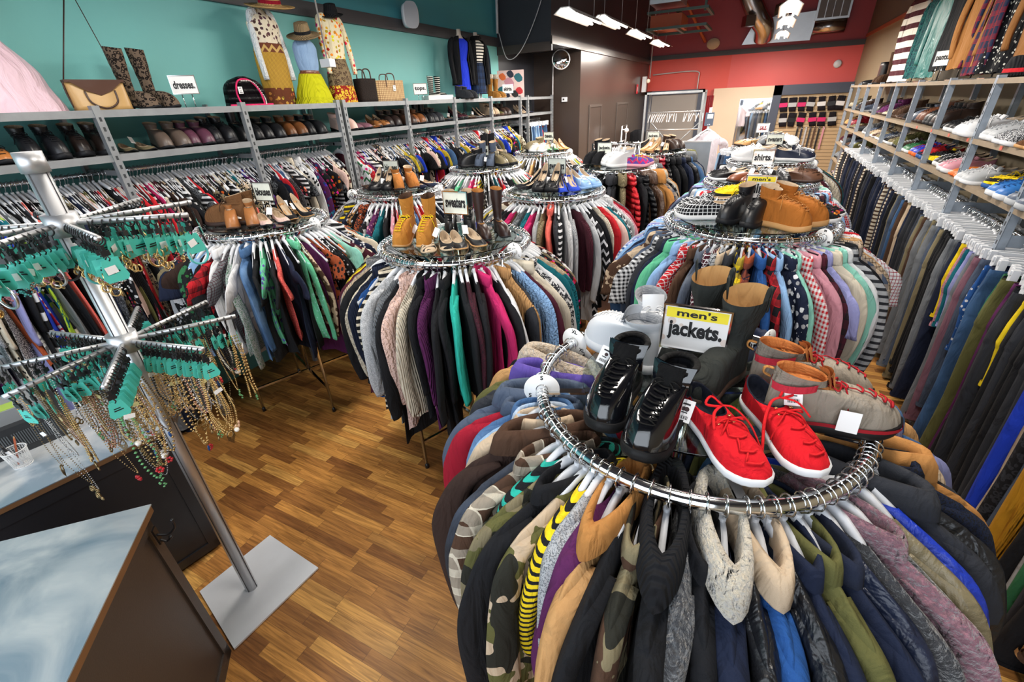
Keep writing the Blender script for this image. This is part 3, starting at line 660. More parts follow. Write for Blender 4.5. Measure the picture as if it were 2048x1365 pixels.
# ---------------- foreground men's jackets, one by one (clockwise from the left as seen; angles in degrees)
J = 'big_jacket'
def j(a, c1, pat='solid', c2=None, var=None, collar=None, kind=J, s=1.0, rot=0, d=None, sx=1.0): return (a, kind, c1, c2, pat, var, collar, s, rot, d, sx)
FG = [
 j(128, 'black', 'leather', None, 0), j(136, 'charcoal', 'leather', None, 3), j(146, 'camel', 'suede', None, 2), j(154, 'charcoal', 'heather', 'grey', 4), j(163, 'black', 'leather', None, 0, d='black leather jacket with upturned silver lined collar'),
 j(171, 'tan', 'suede', None, 1, ('shearling', 'beige', 'cream'), d='tan suede jacket with woolly beige collar'), j(179, 'olive', 'solid', None, 3, ('solid', 'purple', 'navy'), d='olive jacket with purple lined collar'),
 j(187, 'charcoal', 'solid', None, 4, None), j(195, 'slate', 'solid', 'grey', 3, ('solid', 'slate', 'grey'), d='grey hooded windbreaker nearest the aisle', sx=1.06),
 j(202, 'crimson', 'solid', None, 2, ('solid', 'slate', None), d='red windbreaker with grey collar', sx=1.06), j(207, 'denim', 'denim', 'skyblue', 2, s=.74), j(211, 'paledenim', 'denim_worn', 'white', 2, s=.7, d='bleached pale denim jacket'), j(214, 'beige', 'solid', None, 2, s=.68),
 j(219, 'chocolate', 'suede', None, 3, ('suede', 'brown', None), sx=1.06, d='long dark brown coat with wide brown collar'), j(224, 'charcoal', 'denim', 'slate', 0), j(229, 'brown', 'plaid', 'cream', 2, d='brown and white plaid wool jacket'),
 j(233.5, 'black', 'striped', 'turquoise', 5, s=.7), j(237, 'olive', 'camouflage', 'khaki', 0), j(241, 'black', 'solid', None, 2), j(244.5, 'olive', 'camouflage', 'beige', 4), j(248, 'yellow', 'striped', 'black', 5, s=.7), j(251, 'lightgrey', 'heather', 'grey', 4, s=.7), j(254, 'plum', 'solid', None, 5, s=.7),
 j(257.5, 'tan', 'solid', 'beige', 3, ('solid', 'camel', None), d='tan canvas jacket with open flap collar'), j(262, 'black', 'solid', None, 0), j(267, 'khaki', 'camouflage', 'brown', 2), j(272, 'black', 'solid', None, 1, ('ribbed', 'black', None), sx=1.06, d='black coat with big ribbed shawl collar'),
 j(277.5, 'charcoal', 'fleece', 'grey', 5), j(282, 'black', 'solid', None, 2), j(287, 'navy', 'solid', None, 1, ('shearling', 'cream', 'lightgrey'), d='navy coat with big woolly cream collar'),
 j(292.5, 'black', 'leather', None, 0), j(296, 'blue', 'solid', None, 3, ('solid', 'beige', None), d='mid blue jacket with beige rib collar'), j(300, 'black', 'leather', None, 5), j(304, 'navy', 'solid', None, 2), j(308.5, 'olive', 'solid', None, 2), j(312.5, 'navy', 'denim', 'charcoal', 2), j(317, 'navy', 'leather', 'slate', 0),
 j(321.5, 'charcoal', 'fleece', 'black', 4), j(326, 'mauve', 'fleece', 'pink', 2), j(330.5, 'grey', 'fleece', 'olive', 0), j(335, 'khaki', 'satin', 'beige', 5), j(339.5, 'royal', 'satin', 'blue', 5), j(344, 'charcoal', 'solid', None, 3), j(348.5, 'black', 'leather', None, 0), j(353, 'navy', 'heather', 'black', 2),
 j(358, 'camel', 'suede', 'tan', 3), j(3, 'charcoal', 'quilted', None, 2), j(8, 'beige', 'solid', None, 5, s=.8), j(13, 'lavender', 'denim', 'slate', 2), j(19, 'denim', 'denim', 'navy', 3), j(26, 'tan', 'suede', 'camel', 0), j(34, 'camel', 'fleece', None, 4), j(43, 'black', 'leather', None, 2), j(52, 'olive', 'solid', None, 0), j(61, 'black', 'quilted', None, 3), j(70, 'navy', 'solid', None, 1), j(79, 'charcoal', 'heather', 'grey', 4), j(88, 'black', 'solid', None, 2),
 j(97, 'brown', 'leather', None, 0), j(105, 'black', 'heather', 'grey', 3), j(112, 'navy', 'quilted', None, 4), j(120, 'charcoal', 'leather', None, 2)]
cx, cy, r, z = RK['fg']
seqd = [('jacket', g[2], g[3], g[4]) for g in FG]; labs = row_labels(seqd, DESC['fg'])
for g, l in zip(FG, labs):
    a = math.radians(g[0])
    if g[9]: l = g[9]+' on the front jackets rack'
    hang(g[1], g[2], g[3], g[4], (cx+r*math.cos(a), cy+r*math.sin(a), z+.0175), a+R.uniform(-.1, .1), True, g[5], l, 'jacket', GR('fg'), g[7]*R.uniform(.93, 1.05), R.uniform(-.05, .03), g[6], False, g[10]*1.03)
# size discs
for key, deg, let in (('fg', 203, 'S'), ('fg', 160, 'XL'), ('fg', 62, 'L'), ('sweat', 352, 'L'), ('mens', 322, 'M'), ('bl1', 12, 'S'), ('bl2', 15, 'S'), ('jk1', 345, 'M'), ('sw3', 335, 'L'), ('bl2', 225, 'M'), ('tees2', 0, 'S'), ('shirts', 60, 'L')):
    cx, cy, r, z = RK[key]
    size_disc(cx, cy, r, z, math.radians(deg)+pi*0, let, f'round white size {let} divider on the {DESC[key]}' if (key, deg) not in (('bl2', 225),) else 'white size M divider at the left of the rear blouses rack', .052 if key == 'fg' else .045)
# ------------------------------------------------------------------ wall shelving
def post(parent, x, y, z1, m, w_=.038, holes=True, face=1):
    q = MB(); q.box((x-.019*face-.0015, y-w_/2, 0), (x-.019*face+.0015, y+w_/2, z1)); q.box((x-.019, y-w_/2, 0), (x+.019, y-w_/2+.003, z1))
    if holes:
        z = .1
        while z < z1-.03:
            q.box((x-.019*face-.0022, y-.006, z), (x-.019*face+.0022, y+.006, z+.022), 1); z += .05
    return q.build('post', [m, plain('slot_dark', (.03, .035, .04), .6)], parent)
XL, XRs = -3.32, 1.3
LP = [-.36, .55, 1.457, 2.345, 3.24, 3.31, 4.19, 5.1, 6.01, 6.93, 7.2, 8.22]
su = thing('shelving_unit', 'long grey steel wall shelving along the teal wall', 'shelving', (0, 0, 0))
for y in LP: post(su, XL, y, 2.13, galv, face=-1)
for y in LP: post(su, WL+.03, y, 2.13, galv, holes=False)
for i in range(len(LP)-1):
    y0, y1 = LP[i], LP[i+1]
    if y1-y0 < .2: continue
    for z in (2.1, 1.87):
        MB().box((WL+.01, y0+.02, z), (XL+.012, y1-.02, z+.006)).box((XL+.008, y0+.0, z-.03), (XL+.014, y1, z+.008)).box((XL-.004, y0, z-.03), (XL+.012, y1, z-.027)).build('shelf', galv, su)
    MB().tube([(-3.53, y0, 1.775), (-3.53, y1, 1.775)], .0125, 10).build('hanging_rod', chrome, su)
    MB().box((WL+.03, y0+.0, 1.76), (XL, y0+.012, 1.79)).build('rod_bracket', galv, su)
# right side: open steel bays
RP = [1.5, 2.42, 3.33, 4.25, 5.16, 6.08, 6.99, 7.9, 8.8, 9.6, 10.4]
sr = thing('shelving_unit', 'galvanised steel shoe shelving along the right wall', 'shelving', (0, 0, 0))
wood_edge = plain('shelf_board', '8a7a66', .6, vary=.2, vscale=30)
for y in RP: post(sr, XRs, y, 2.07, galvR); post(sr, 1.72, y, 2.07, galvR, holes=False)
for i in range(len(RP)-1):
    y0, y1 = RP[i], RP[i+1]
    zs = [2.045, 1.7, 1.44]+([1.18, .92, .66, .4] if y0 > 8.5 else [])
    for z in zs:
        MB().box((XRs-.015, y0, z-.012), (1.74, y1, z+.006), 0).box((XRs-.02, y0, z-.022), (XRs-.014, y1, z+.008), 1).build('shelf', [wood_edge, wood_edge], sr)
    if y0 < 8.5:
        MB().tube([(1.42, y0, 1.27), (1.42, y1, 1.27)], .0125, 10).build('hanging_rod', chrome, sr)
        MB().box((XRs, y0, 1.235), (1.72, y0+.006, 1.3)).build('rod_bracket', galvR, sr)
for i, y in enumerate((5.6, 5.15, 4.7, 4.3, 3.75)):
    MB().box((XRs-.023, y, 1.684), (XRs-.0205, y+.035, 1.704)).build('shelf_sticker', plain('red_sticker', (.6, .12, .08), .5), sr)

# ------------------------------------------------------------------ clothes along the walls
def wall_row(x, y0, y1, step, zr, pal, fixed, where, group, rz=0, near=False, smin=.96, smax=1.08, up=False):
    n = int((y1-y0)/step); seq = pick(pal, n, fixed); labs = row_labels(seq, where)
    for i, (g, l) in enumerate(zip(seq, labs)):
        y = y1-(i+.5)*(y1-y0)/n if up else y0+(i+.5)*(y1-y0)/n
        kind, c1, c2, pat = g
        hang(kind, c1, c2, pat, (x+R.uniform(-.015, .015), y+R.uniform(-.004, .004), zr+.0135), rz+R.uniform(-.12, .12), near, None, l, None, group, R.uniform(smin, smax), 0, None, kind in ('trousers', 'shorts', 'skirt'))
dr = []
for spec in ('black/solid black/solid black/heather/grey charcoal/solid black/ribbed black/marble/cream charcoal/leopard/grey navy/solid chocolate/solid black/pinstriped/white grey/marble/black black/aztec/cream maroon/solid black/floral/white charcoal/heather/white black/leopard/cream navy/dotted/white black/solid maroon/floral/pink cream/floral/brown rust/solid black/striped/white khaki/leopard/black plum/floral/blue coral/solid grey/heather white/floral/black black/dotted/white teal/solid denim/solid beige/leopard/black red/solid black/floral/coral olive/solid hotpink/dotted/black',):
    dr += G('dress', spec)
pal_top = G('blouse', 'black/solid white/solid black/striped/white red/solid royal/solid charcoal/leopard/beige blush/solid floral/solid') [:7] + G('blouse', 'black/floral/red maroon/floral/black cream/solid mustard/solid')
pal_left = dr+pal_top
W1 = G('dress', 'grey/heather/white cream/dotted/black charcoal/heather/white rust/solid lavender/solid grey/floral/white black/solid black/wide_striped/white crimson/floral/white royal/solid teal/marble/lime black/wide_striped/cream grey/solid black/solid black/solid charcoal/solid coral/solid black/solid')
GL = 'dresses and blouses on the long left wall rail'
wall_row(-3.53, .62, 3.22, .0235, 1.775, pal_left, W1, 'left wall rail', GL)
W2 = G('dress', 'maroon/solid white/floral/red white/aztec/green red/floral/cream plum/solid mauve/striped/white hotpink/solid white/striped/black royal/solid cream/striped/black black/solid blush/solid charcoal/heather/white yellow/solid maroon/solid black/floral/pink')
wall_row(-3.53, 3.34, 6.9, .0265, 1.775, pal_left, W2, 'rear half of left wall rail', 'dresses and skirts on the rear left wall rail')
pal_sk = G('skirt', 'denim/denim black/solid charcoal/plaid/white grey/solid navy/floral/white coral/solid olive/solid khaki/camouflage/black teal/solid cream/solid red/plaid/black')+G('shorts', 'denim/denim paledenim/denim_worn black/solid')
wall_row(-3.53, 7.22, 8.2, .032, 1.775, pal_sk, (), 'far left rail by the stockroom', 'skirts and shorts at the far end of the left wall')
wall_row(-3.5, 5.2, 6.9, .035, .95, pal_sk+pal_top, (), 'lower left rail behind the tees racks', 'short garments on the lower left rail', smin=.8, smax=.9)
MB().tube([(-3.5, 5.1, .95), (-3.5, 6.93, .95)], .0125, 10).build('hanging_rod', chrome, su)
wall_row(-3.5, .1, 1.4, .05, 1.0, G('trousers', 'black/solid charcoal/solid grey/solid black/ribbed navy/solid plum/solid'), (), 'lower left rail behind the jewelry stand', 'trousers on the lower left rail', smin=.78, smax=.88)
MB().tube([(-3.5, .0, 1.0), (-3.5, 1.45, 1.0)], .0125, 10).build('hanging_rod', chrome, su)
# trousers under the shoe shelves
Kt = 'trousers'
TR = G(Kt, 'navy/denim black/solid navy/solid beige/ribbed charcoal/denim brown/solid tan/solid black/solid charcoal/solid green/solid lightgrey/solid black/solid black/ribbed ochre/ribbed ochre/suede slate/denim black/leopard/charcoal beige/solid royal/solid charcoal/solid charcoal/suede black/solid black/denim charcoal/solid black/solid')
TR += [('shorts', 'yellow', None, 'solid')]+G(Kt, 'charcoal/solid black/solid plum/solid olive/solid black/solid')+[('shorts', 'green', None, 'solid')]+G(Kt, 'denim/denim_worn navy/solid')+[('shorts', 'blue', 'white', 'dotted')]+G(Kt, 'slate/denim mauve/solid grey/solid')+[('shorts', 'lavender', None, 'solid'), ('shorts', 'teal', None, 'solid'), ('shorts', 'pink', None, 'heather'), ('shorts', 'yellow', None, 'solid')]
pal_tr = G(Kt, 'black/solid navy/denim charcoal/denim black/ribbed slate/denim_worn grey/solid brown/solid navy/solid beige/solid black/denim denim/denim khaki/solid')
pal_tr2 = G(Kt, 'black/solid navy/denim charcoal/denim navy/solid black/denim cream/striped/brown')
GRR = 'trousers on the rail under the shoe shelves'
wall_row(1.4, 1.3, 5.2, .054, 1.27, pal_tr, TR, 'right wall rail', GRR, rz=0)
wall_row(1.4, 5.2, 8.75, .06, 1.27, pal_tr2, (), 'rear part of right wall rail', GRR+', rear part', rz=0)
# ------------------------------------------------------------------ shoes: heel at y=0, toe at +Y, sole on z=0
def hwid(s, style, side):
    """half width of the last at s (0 heel .. 1 toe)"""
    pts = {'round': [(0, .0), (.02, .016), (.08, .027), (.2, .031), (.4, .03), (.55, .037), (.7, .045), (.82, .044), (.92, .035), (.975, .02), (1, 0)],
           'point': [(0, .0), (.02, .014), (.08, .024), (.2, .028), (.4, .026), (.55, .033), (.7, .038), (.82, .031), (.92, .018), (.975, .008), (1, 0)]}[style]
    for (a, u), (b, v) in zip(pts, pts[1:]):
        if s <= b:
            t = (s-a)/(b-a); return u+(v-u)*t
    return 0
def shoe(style='round', L=.29, sole=.025, heel=0., mouth=(.01, .14), mz=(.075, .06), mw=.032, shaft=None, laces=5, vamp=.6, ankle=.05, toe_h=.6, inner=.03, wid=1.0, platform=0., blockheel=.0, bulge=0., top=None, tongue=0.):
    """returns dict part-> MB"""
    n = 36; P = {}
    base = sole+platform
    def lift(s): return heel*(1-min(1, s/.62))**1.25*(1.0) if heel else 0.
    def spring(s): return .012*max(0, (s-.75)/.25)**2
    ANG = [2*pi*k/n for k in range(n)]
    def outline(a, ins=0.):
        s = .5-.5*math.cos(a); sd = 1 if math.sin(a) >= 0 else -1
        off = .006*math.sin(pi*s)*1
        return s, sd*max(0, hwid(s, style, sd)*wid-ins)+off, L*s
    def S(t, a):                     # surface of the upper, t 0 at sole .. 1 at the mouth
        s, x, y = outline(a); g = 1-math.cos(t*pi/2); h = math.sin(t*pi/2)
        front = .5-.5*math.cos(a)
        g2 = g if front < .5 else g*(1-.35*(front-.5)*2*(1-g))
        my = mouth[0]+(mouth[1]-mouth[0])*front; mx = mw*math.sin(a); zm = mz[0]+(mz[1]-mz[0])*front-(.012*math.sin(a)**2 if not shaft else 0)
        z0 = lift(s)+base+spring(s)-.002
        k = h if front < .5 else h*(toe_h+(1-toe_h)*h)
        zz = z0+(zm+lift(min(1, my/L))+base-z0)*(h if front < .4 else (h*(1-(front-.4)/.6)+k*((front-.4)/.6)))
        b_ = 1+bulge*math.sin(pi*t)
        return Vector((x*b_+(mx-x)*g, y+(my-y)*g2, zz))
    rows = [[S(t/9, a) for a in ANG] for t in range(10)]
    last = rows[-1]; zc = sum(p.z for p in last)/n
    if shaft:                        # (height above floor, half width x, half width y, y centre)
        H, rx, ry, yc = shaft; ns = 8
        for i in range(1, ns+1):
            t = i/ns; rr = []
            for a, p in zip(ANG, last):
                q = Vector((rx*math.sin(a), yc-ry*math.cos(a), H+(.01*math.cos(a) if not top else top*math.cos(a))))
                e = t*t*(3-2*t); wr = .0025*math.sin(7*t*pi)*(1-t)
                rr.append(Vector((p.x+(q.x-p.x)*e+wr*math.sin(a), p.y+(q.y-p.y)*e-wr*math.cos(a), p.z+(q.z-p.z)*t)))
            rows.append(rr)
    P['upper'] = MB().quad_grid(rows, True)
    lip = rows[-1]; c = sum(lip, Vector())/n
    if shaft:
        inn = []
        for i in range(len(rows)-1, 7, -1):
            cc = sum(rows[i], Vector())/n; inn.append([p+(cc-p).normalized()*(.0035 if i < len(rows)-1 else 0) for p in rows[i]])
    else: inn = [[p+(c-p).normalized()*.0035*(0 if i == 0 else 1)+Vector((0, 0, (0, .002, -.004)[i])) for p in lip] for i in range(3)]
    low = [Vector((outline(a, .006)[1]*.8, max(.012, min(outline(a)[2], (mouth[1] if not shaft else mouth[1])+.02)), base+lift(outline(a)[0])+.006)) for a in ANG]
    if not shaft: inn.append([p*.5+q*.5 for p, q in zip(inn[-1], low)]); inn.append(low)
    else: low = inn[-1]
    m = MB().quad_grid(inn, True); b0 = len(m.v); m.v.append(tuple(sum(low, Vector())/n))
    for k in range(n): m.f.append((b0-n+k, b0-n+(k+1) % n, b0)); m.m.append(0)
    P['lining'] = m
    so = []
    bots = .0
    for z, e in ((0, .001), (.3, .004), (1, .004), (1, -.006)):
        rr = []
        for a in ANG:
            s, x, y = outline(a); sg = 1 if x >= 0 else -1
            yy = y+(e if s > .5 else -e)*abs(math.cos(a)); zt = base+lift(s)+spring(s)
            zb = lift(s)+spring(s) if not (heel and s < .3) else lift(s)+spring(s)
            rr.append((x+sg*e*abs(math.sin(a)), yy, zb+(zt-zb)*z))
        so.append(rr)
    P['sole'] = MB().quad_grid(so, True, 0, True)
    if heel:
        hb = MB(); r0 = .026 if blockheel else .02; r1 = blockheel or .006
        yc0 = .03*L/.26; hb.quad_grid([[((r0+(r1-r0)*t**.6)*math.cos(a), yc0-.006*t+(r0+(r1-r0)*t**.6)*math.sin(a), (heel*.93+base)*(1-t)) for a in [2*pi*k/14 for k in range(14)]] for t in [0, .15, .35, .65, 1]], True, 0, True)
        P['heel'] = hb
    if laces:
        lm = MB(); t1 = .93 if not shaft else 1.0
        for i in range(laces):
            t = .42+(t1-.42)*i/(laces-1) if not shaft or laces < 5 else .45+.55*i/(laces-1)
            d = .5 if not shaft else .42
            def pt(a, up=.0035):
                p = S(min(t, 1), a); return p+Vector((0, up*.4, up))
            A = [pt(pi+d*(q/6-1)) for q in range(13)]
            ww = .02*wid
            A = [p for p in A if abs(p.x-.004) < ww] or A[4:9]
            lm.tube(A, .0028, 5, flatten=.6)
            if i < laces-1:
                t_ = t+(t1-.42)/(laces-1)
                e0 = A[0]; e1 = S(min(1, t_), pi)+Vector((.012, .002, .004)); lm.tube([e0, (e0+e1)/2+Vector((0, .001, .003)), e1], .0022, 5, flatten=.6)
        tp = S(.95 if not shaft else 1.0, pi)+Vector((0, .004, .006))
        for s in (1, -1):
            lm.tube(smooth_path([tp, tp+Vector((s*.02, .012, .012)), tp+Vector((s*.034, .006, -.002)), tp+Vector((s*.02, -.002, .0)), tp], 4), .002, 5)
            lm.tube(smooth_path([tp, tp+Vector((s*.018, .02, .004)), tp+Vector((s*.034, .03, -.02)), tp+Vector((s*.043, .034, -.05))], 4), .002, 5)
        P['laces'] = lm
    if tongue:
        tg = MB(); rows = []
        b = S(1, pi)
        for i in range(6):
            t = i/5; rows.append([Vector((x*.026*wid, b.y+.012-.02*t*(1)-.012*abs(x)**2, b.z-.01+tongue*t-.006*abs(x)**2*(t > .8))) for x in (-1, -.6, -.2, .2, .6, 1)])
        tg.quad_grid(rows, False); tg.quad_grid([[p+Vector((0, .008, .003)) for p in r] for r in rows], False)
        P['tongue'] = tg
    return P
SHOES = {}
def regshoe(name, **k):
    P = shoe(**k); SHOES[name] = {a: m.mesh(name+'_'+a, fabric('shoe_leather')) for a, m in P.items()}
regshoe('sneaker', mouth=(.008, .125), mz=(.07, .062), laces=5, sole=.026, tongue=.03, toe_h=.75)
regshoe('canvas_shoe', mouth=(.004, .13), mz=(.062, .05), laces=4, sole=.02, mw=.033, toe_h=.55, wid=1.05)
regshoe('high_top', mouth=(.006, .105), mz=(.1, .105), laces=7, sole=.028, shaft=(.165, .036, .048, .055), tongue=.035, toe_h=.8)
regshoe('skate_shoe', mouth=(.006, .125), mz=(.072, .066), laces=5, sole=.024, tongue=.03, wid=1.12, toe_h=.7)
regshoe('running_shoe', mouth=(.0, .12), mz=(.078, .068), laces=6, sole=.03, tongue=.028, toe_h=.6)
regshoe('ankle_boot', L=.27, mouth=(.006, .1), mz=(.09, .1), laces=0, sole=.014, shaft=(.165, .04, .052, .055), heel=.03, blockheel=.024, toe_h=.8)
regshoe('lace_boot', L=.28, mouth=(.006, .105), mz=(.1, .11), laces=7, sole=.028, shaft=(.185, .04, .052, .055), toe_h=.85)
regshoe('heeled_boot', L=.25, mouth=(.006, .085), mz=(.07, .09), laces=7, sole=.012, heel=.075, blockheel=.02, shaft=(.24, .038, .045, .05), toe_h=.8, wid=.92)
regshoe('tall_boot', L=.27, mouth=(.006, .1), mz=(.09, .1), laces=0, sole=.014, heel=.03, blockheel=.024, shaft=(.4, .052, .06, .055), toe_h=.75, style='round', wid=.95)
regshoe('work_boot', L=.31, mouth=(.004, .12), mz=(.1, .12), laces=0, sole=.032, shaft=(.3, .062, .078, .068), toe_h=.85, wid=1.12, top=.012)
regshoe('pump', L=.24, style='point', mouth=(.006, .17), mz=(.05, .022), laces=0, sole=.006, heel=.09, mw=.026, toe_h=.5, wid=.95)
regshoe('platform_heel', L=.235, mouth=(.006, .15), mz=(.052, .035), laces=2, sole=.006, heel=.1, platform=.025, blockheel=.014, mw=.026, toe_h=.6)
regshoe('flat', L=.25, style='point', mouth=(.006, .18), mz=(.045, .02), laces=0, sole=.008, mw=.028, toe_h=.45)
regshoe('loafer', L=.28, mouth=(.006, .13), mz=(.06, .05), laces=0, sole=.016, mw=.03, toe_h=.65)
regshoe('oxford', L=.29, style='point', mouth=(.006, .115), mz=(.065, .06), laces=4, sole=.018, mw=.028, toe_h=.6, wid=1.05)
regshoe('wedge', L=.24, mouth=(.006, .12), mz=(.06, .05), laces=3, sole=.02, heel=.06, blockheel=.026, mw=.028, toe_h=.6)
regshoe('hiking_boot', L=.3, mouth=(.004, .125), mz=(.1, .088), laces=6, sole=.03, shaft=(.15, .042, .056, .062), tongue=.05, toe_h=.35, wid=1.0)
regshoe('big_high_top', L=.3, mouth=(.004, .12), mz=(.11, .105), laces=9, sole=.032, shaft=(.165, .052, .062, .062), tongue=.06, toe_h=.85, wid=1.3, mw=.04)
KIND = dict(sneaker='sneaker', canvas_shoe='canvas shoe', high_top='high top', skate_shoe='skate shoe', running_shoe='running shoe', ankle_boot='ankle boot', lace_boot='lace up boot', heeled_boot='heeled boot', tall_boot='tall boot', work_boot='work boot',
  pump='pump', platform_heel='platform heel', flat='flat shoe', loafer='loafer', oxford='lace up shoe', wedge='wedge shoe', hiking_boot='hiking boot', big_high_top='high top sneaker')
def tagcard(parent, loc, rot, w_=.034, h_=.046, dot=None, lines=True):
    t = MB().cbox((0, 0, 0), (w_, .0006, h_)).build('price_tag', ctag, parent, loc, rot)
    m = MB()
    if lines:
        for k in range(9): m.cbox((-w_*.3+w_*.6*k/8, -.0006, -h_*.3), (w_*.03*(1+k % 2), .0003, h_*.16))
        m.cbox((0, -.0006, h_*.3), (w_*.5, .0003, h_*.08)); m.cbox((0, -.0006, -h_*.08), (w_*.4, .0003, h_*.05))
        m.build('barcode', inkm, t)
    if dot: MB().ball((.0, 0, 0), w_*.16, 12, 0, 1, .06, 1).build('price_sticker', plain('sticker_'+dot, dot), t, (w_*.1, -.0008, h_*.08))
    return t
def one_shoe(kind, loc, rz, label, c='black', mat='shoe_leather', sole='white', lining='beige', lace='white', c2=None, group=None, s=1.0, heelc=None, mirror=False, tagd=False, rot=None, tonguec=None):
    name = {'canvas_shoe': 'canvas_shoe', 'big_high_top': 'high_top'}.get(kind, kind)
    t = thing(name, label, 'boot' if 'boot' in kind else 'shoe', loc, rz, group, rot)
    t.scale = (-s if mirror else s, s, s)
    for part, me in SHOES[kind].items():
        o = link(part, me, t)
        if part == 'upper': setmat(o, fabric(mat)); tint(o, c, c2)
        elif part == 'sole': setmat(o, fabric('rubber')); tint(o, sole)
        elif part == 'heel': setmat(o, fabric('rubber')); tint(o, heelc or sole)
        elif part == 'laces': setmat(o, fabric('solid')); tint(o, lace)
        elif part == 'tongue': setmat(o, fabric(mat if not tonguec else 'solid')); tint(o, tonguec or c, c2)
        else: setmat(o, fabric('solid')); tint(o, lining)
    if tagd: tagcard(t, (.05, .1, .07), (.5, .2, R.uniform(-1, 1)), dot=None, lines=False)
    return t
def pair(kind, x, y, z, deg, desc_, where, gap=.1, stag=0., s=1.0, group=None, tagd=True, **k):
    """two shoes side by side; deg is the direction the toes point, anticlockwise from +X"""
    a = math.radians(deg)-pi/2; ca, sa = math.cos(a), math.sin(a); L_ = .14*s
    out = []
    nm = KIND[kind]
    side_words = ('left', 'right')
    for i, sx in enumerate((-1, 1)):
        lx, ly = sx*gap/2, -L_+(stag if sx > 0 else 0)
        wx, wy = x+lx*ca-ly*sa, y+lx*sa+ly*ca
        # which of the pair stands nearer the camera / more to the left in the photo
        out.append(((wx, wy), sx))
    def scr(p):
        v = Vector((p[0], p[1], z-EYE)); return v.dot(r_)/v.dot(f_)
    first_left = scr(out[0][0]) < scr(out[1][0])
    for i, ((wx, wy), sx) in enumerate(out):
        sd = ('left' if first_left else 'right') if i == 0 else ('right' if first_left else 'left')
        lab = f'{sd} {desc_} {nm} {where}'
        one_shoe(kind, (wx, wy, z), a+sx*-.05+R.uniform(-.04, .04), lab, group=group, s=s, mirror=sx > 0, tagd=tagd and sx > 0, **k)
GZ = 1.39+.0255
# on the glass of the round racks ---------------------------------------------------------------
def on(key, dx, dy): x, y, r, z = RK[key]; return x+dx, y+dy, z+.0255
def P_(key, dx, dy, deg, kind, desc_, where, **k): x, y, z = on(key, dx, dy); pair(kind, x, y, z, deg, desc_, where, group='shoes on the '+DESC[key], **k)
P_('sweat', -.13, -.17, -75, 'heeled_boot', 'tan suede', 'on the front sweaters rack', c='b57a33', mat='suede', sole='tan', heelc='tan', lace='yellow', lining='brown', gap=.12, s=.95)
P_('sweat', .03, -.2, -50, 'flat', 'black embroidered', 'on the front sweaters rack', c='black', c2='beige', mat='aztec', sole='beige', gap=.085)
P_('sweat', .15, -.1, -42, 'flat', 'beige strappy sandal', 'on the front sweaters rack', c='black', sole='tan', lining='beige', gap=.085)
P_('sweat', .2, .07, -40, 'tall_boot', 'dark brown leather', 'on the front sweaters rack', c='2e1d1a', sole='black', lining='camel', gap=.1, s=.6)
P_('sweat', -.05, .14, -60, 'heeled_boot', 'black strappy', 'behind the sweaters sign', c='black', sole='black', lace='black', gap=.1, s=.85)
P_('bl1', -.12, -.13, 205, 'lace_boot', 'brown suede', 'on the nearest blouses rack', c='6b4a2e', mat='suede', sole='chocolate', lace='brown', gap=.12)
P_('bl1', .04, -.17, -35, 'ankle_boot', 'tan cut out', 'on the nearest blouses rack', c='9a6438', sole='brown', gap=.1, s=.85)
P_('bl1', .17, -.05, -25, 'flat', 'grey peep toe', 'on the nearest blouses rack', c='blush', c2='grey', mat='suede', sole='charcoal', gap=.09)
P_('bl1', .2, .12, -15, 'pump', 'black and gold', 'on the nearest blouses rack', c='black', mat='suede', sole='gold' if 'gold' in COL else 'tan', gap=.09)
P_('bl1', -.27, .0, 200, 'flat', 'coral pink', 'on the nearest blouses rack', c='coral', sole='coral', lining='white', gap=.08)
P_('bl1', .05, .2, 20, 'flat', 'leopard print', 'on the nearest blouses rack', c='tan', c2='black', mat='leopard', sole='black', gap=.09)
P_('bl2', .1, .0, -40, 'ankle_boot', 'tan suede', 'on the rear blouses rack', c='a86a32', mat='suede', sole='brown', gap=.11)
P_('bl2', -.04, -.14, -70, 'platform_heel', 'black', 'on the rear blouses rack', c='black', sole='black', lace='black', gap=.1)
P_('bl2', -.2, -.08, 230, 'pump', 'leopard print', 'on the rear blouses rack', c='brown', c2='black', mat='leopard', sole='black', gap=.09)
P_('bl2', .24, .1, -20, 'flat', 'navy blue', 'on the rear blouses rack', c='navy', sole='navy', gap=.09)
P_('tees', .08, -.12, -80, 'heeled_boot', 'tall grey', 'on the tees rack', c='slate', mat='suede', sole='black', lace='charcoal', gap=.12, s=1.05)
P_('tees', -.13, -.1, 220, 'lace_boot', 'black leather', 'on the tees rack', c='black', sole='black', lace='black', gap=.12)
P_('tees', .22, .03, -20, 'hiking_boot', 'dark olive', 'on the tees rack', c='khaki', sole='black', lace='black', gap=.11)
P_('tees', -.1, .17, 170, 'tall_boot', 'black suede', 'at the back of the tees rack', c='black', mat='suede', sole='black', gap=.12, s=.8)
P_('tees2', -.16, .02, 215, 'ankle_boot', 'olive grey', 'on the far tees rack', c='khaki', sole='black', gap=.11)
P_('tees2', .0, -.15, -95, 'skate_shoe', 'white and tan', 'on the far tees rack', c='cream', sole='white', lace='white', gap=.11)
P_('tees2', .15, -.03, -60, 'pump', 'dark green', 'on the far tees rack', c='green', sole='black', gap=.09)
P_('tees2', .25, .1, -30, 'pump', 'tan and brown', 'on the far tees rack', c='tan', sole='brown', gap=.09)
P_('sw2', -.22, -.03, 225, 'pump', 'black suede', 'on the middle sweaters rack', c='black', mat='suede', sole='black', lining='beige', gap=.09)
P_('sw2', .0, -.14, -85, 'platform_heel', 'black leather', 'on the middle sweaters rack', c='black', sole='black', lace='black', gap=.1, s=1.1)
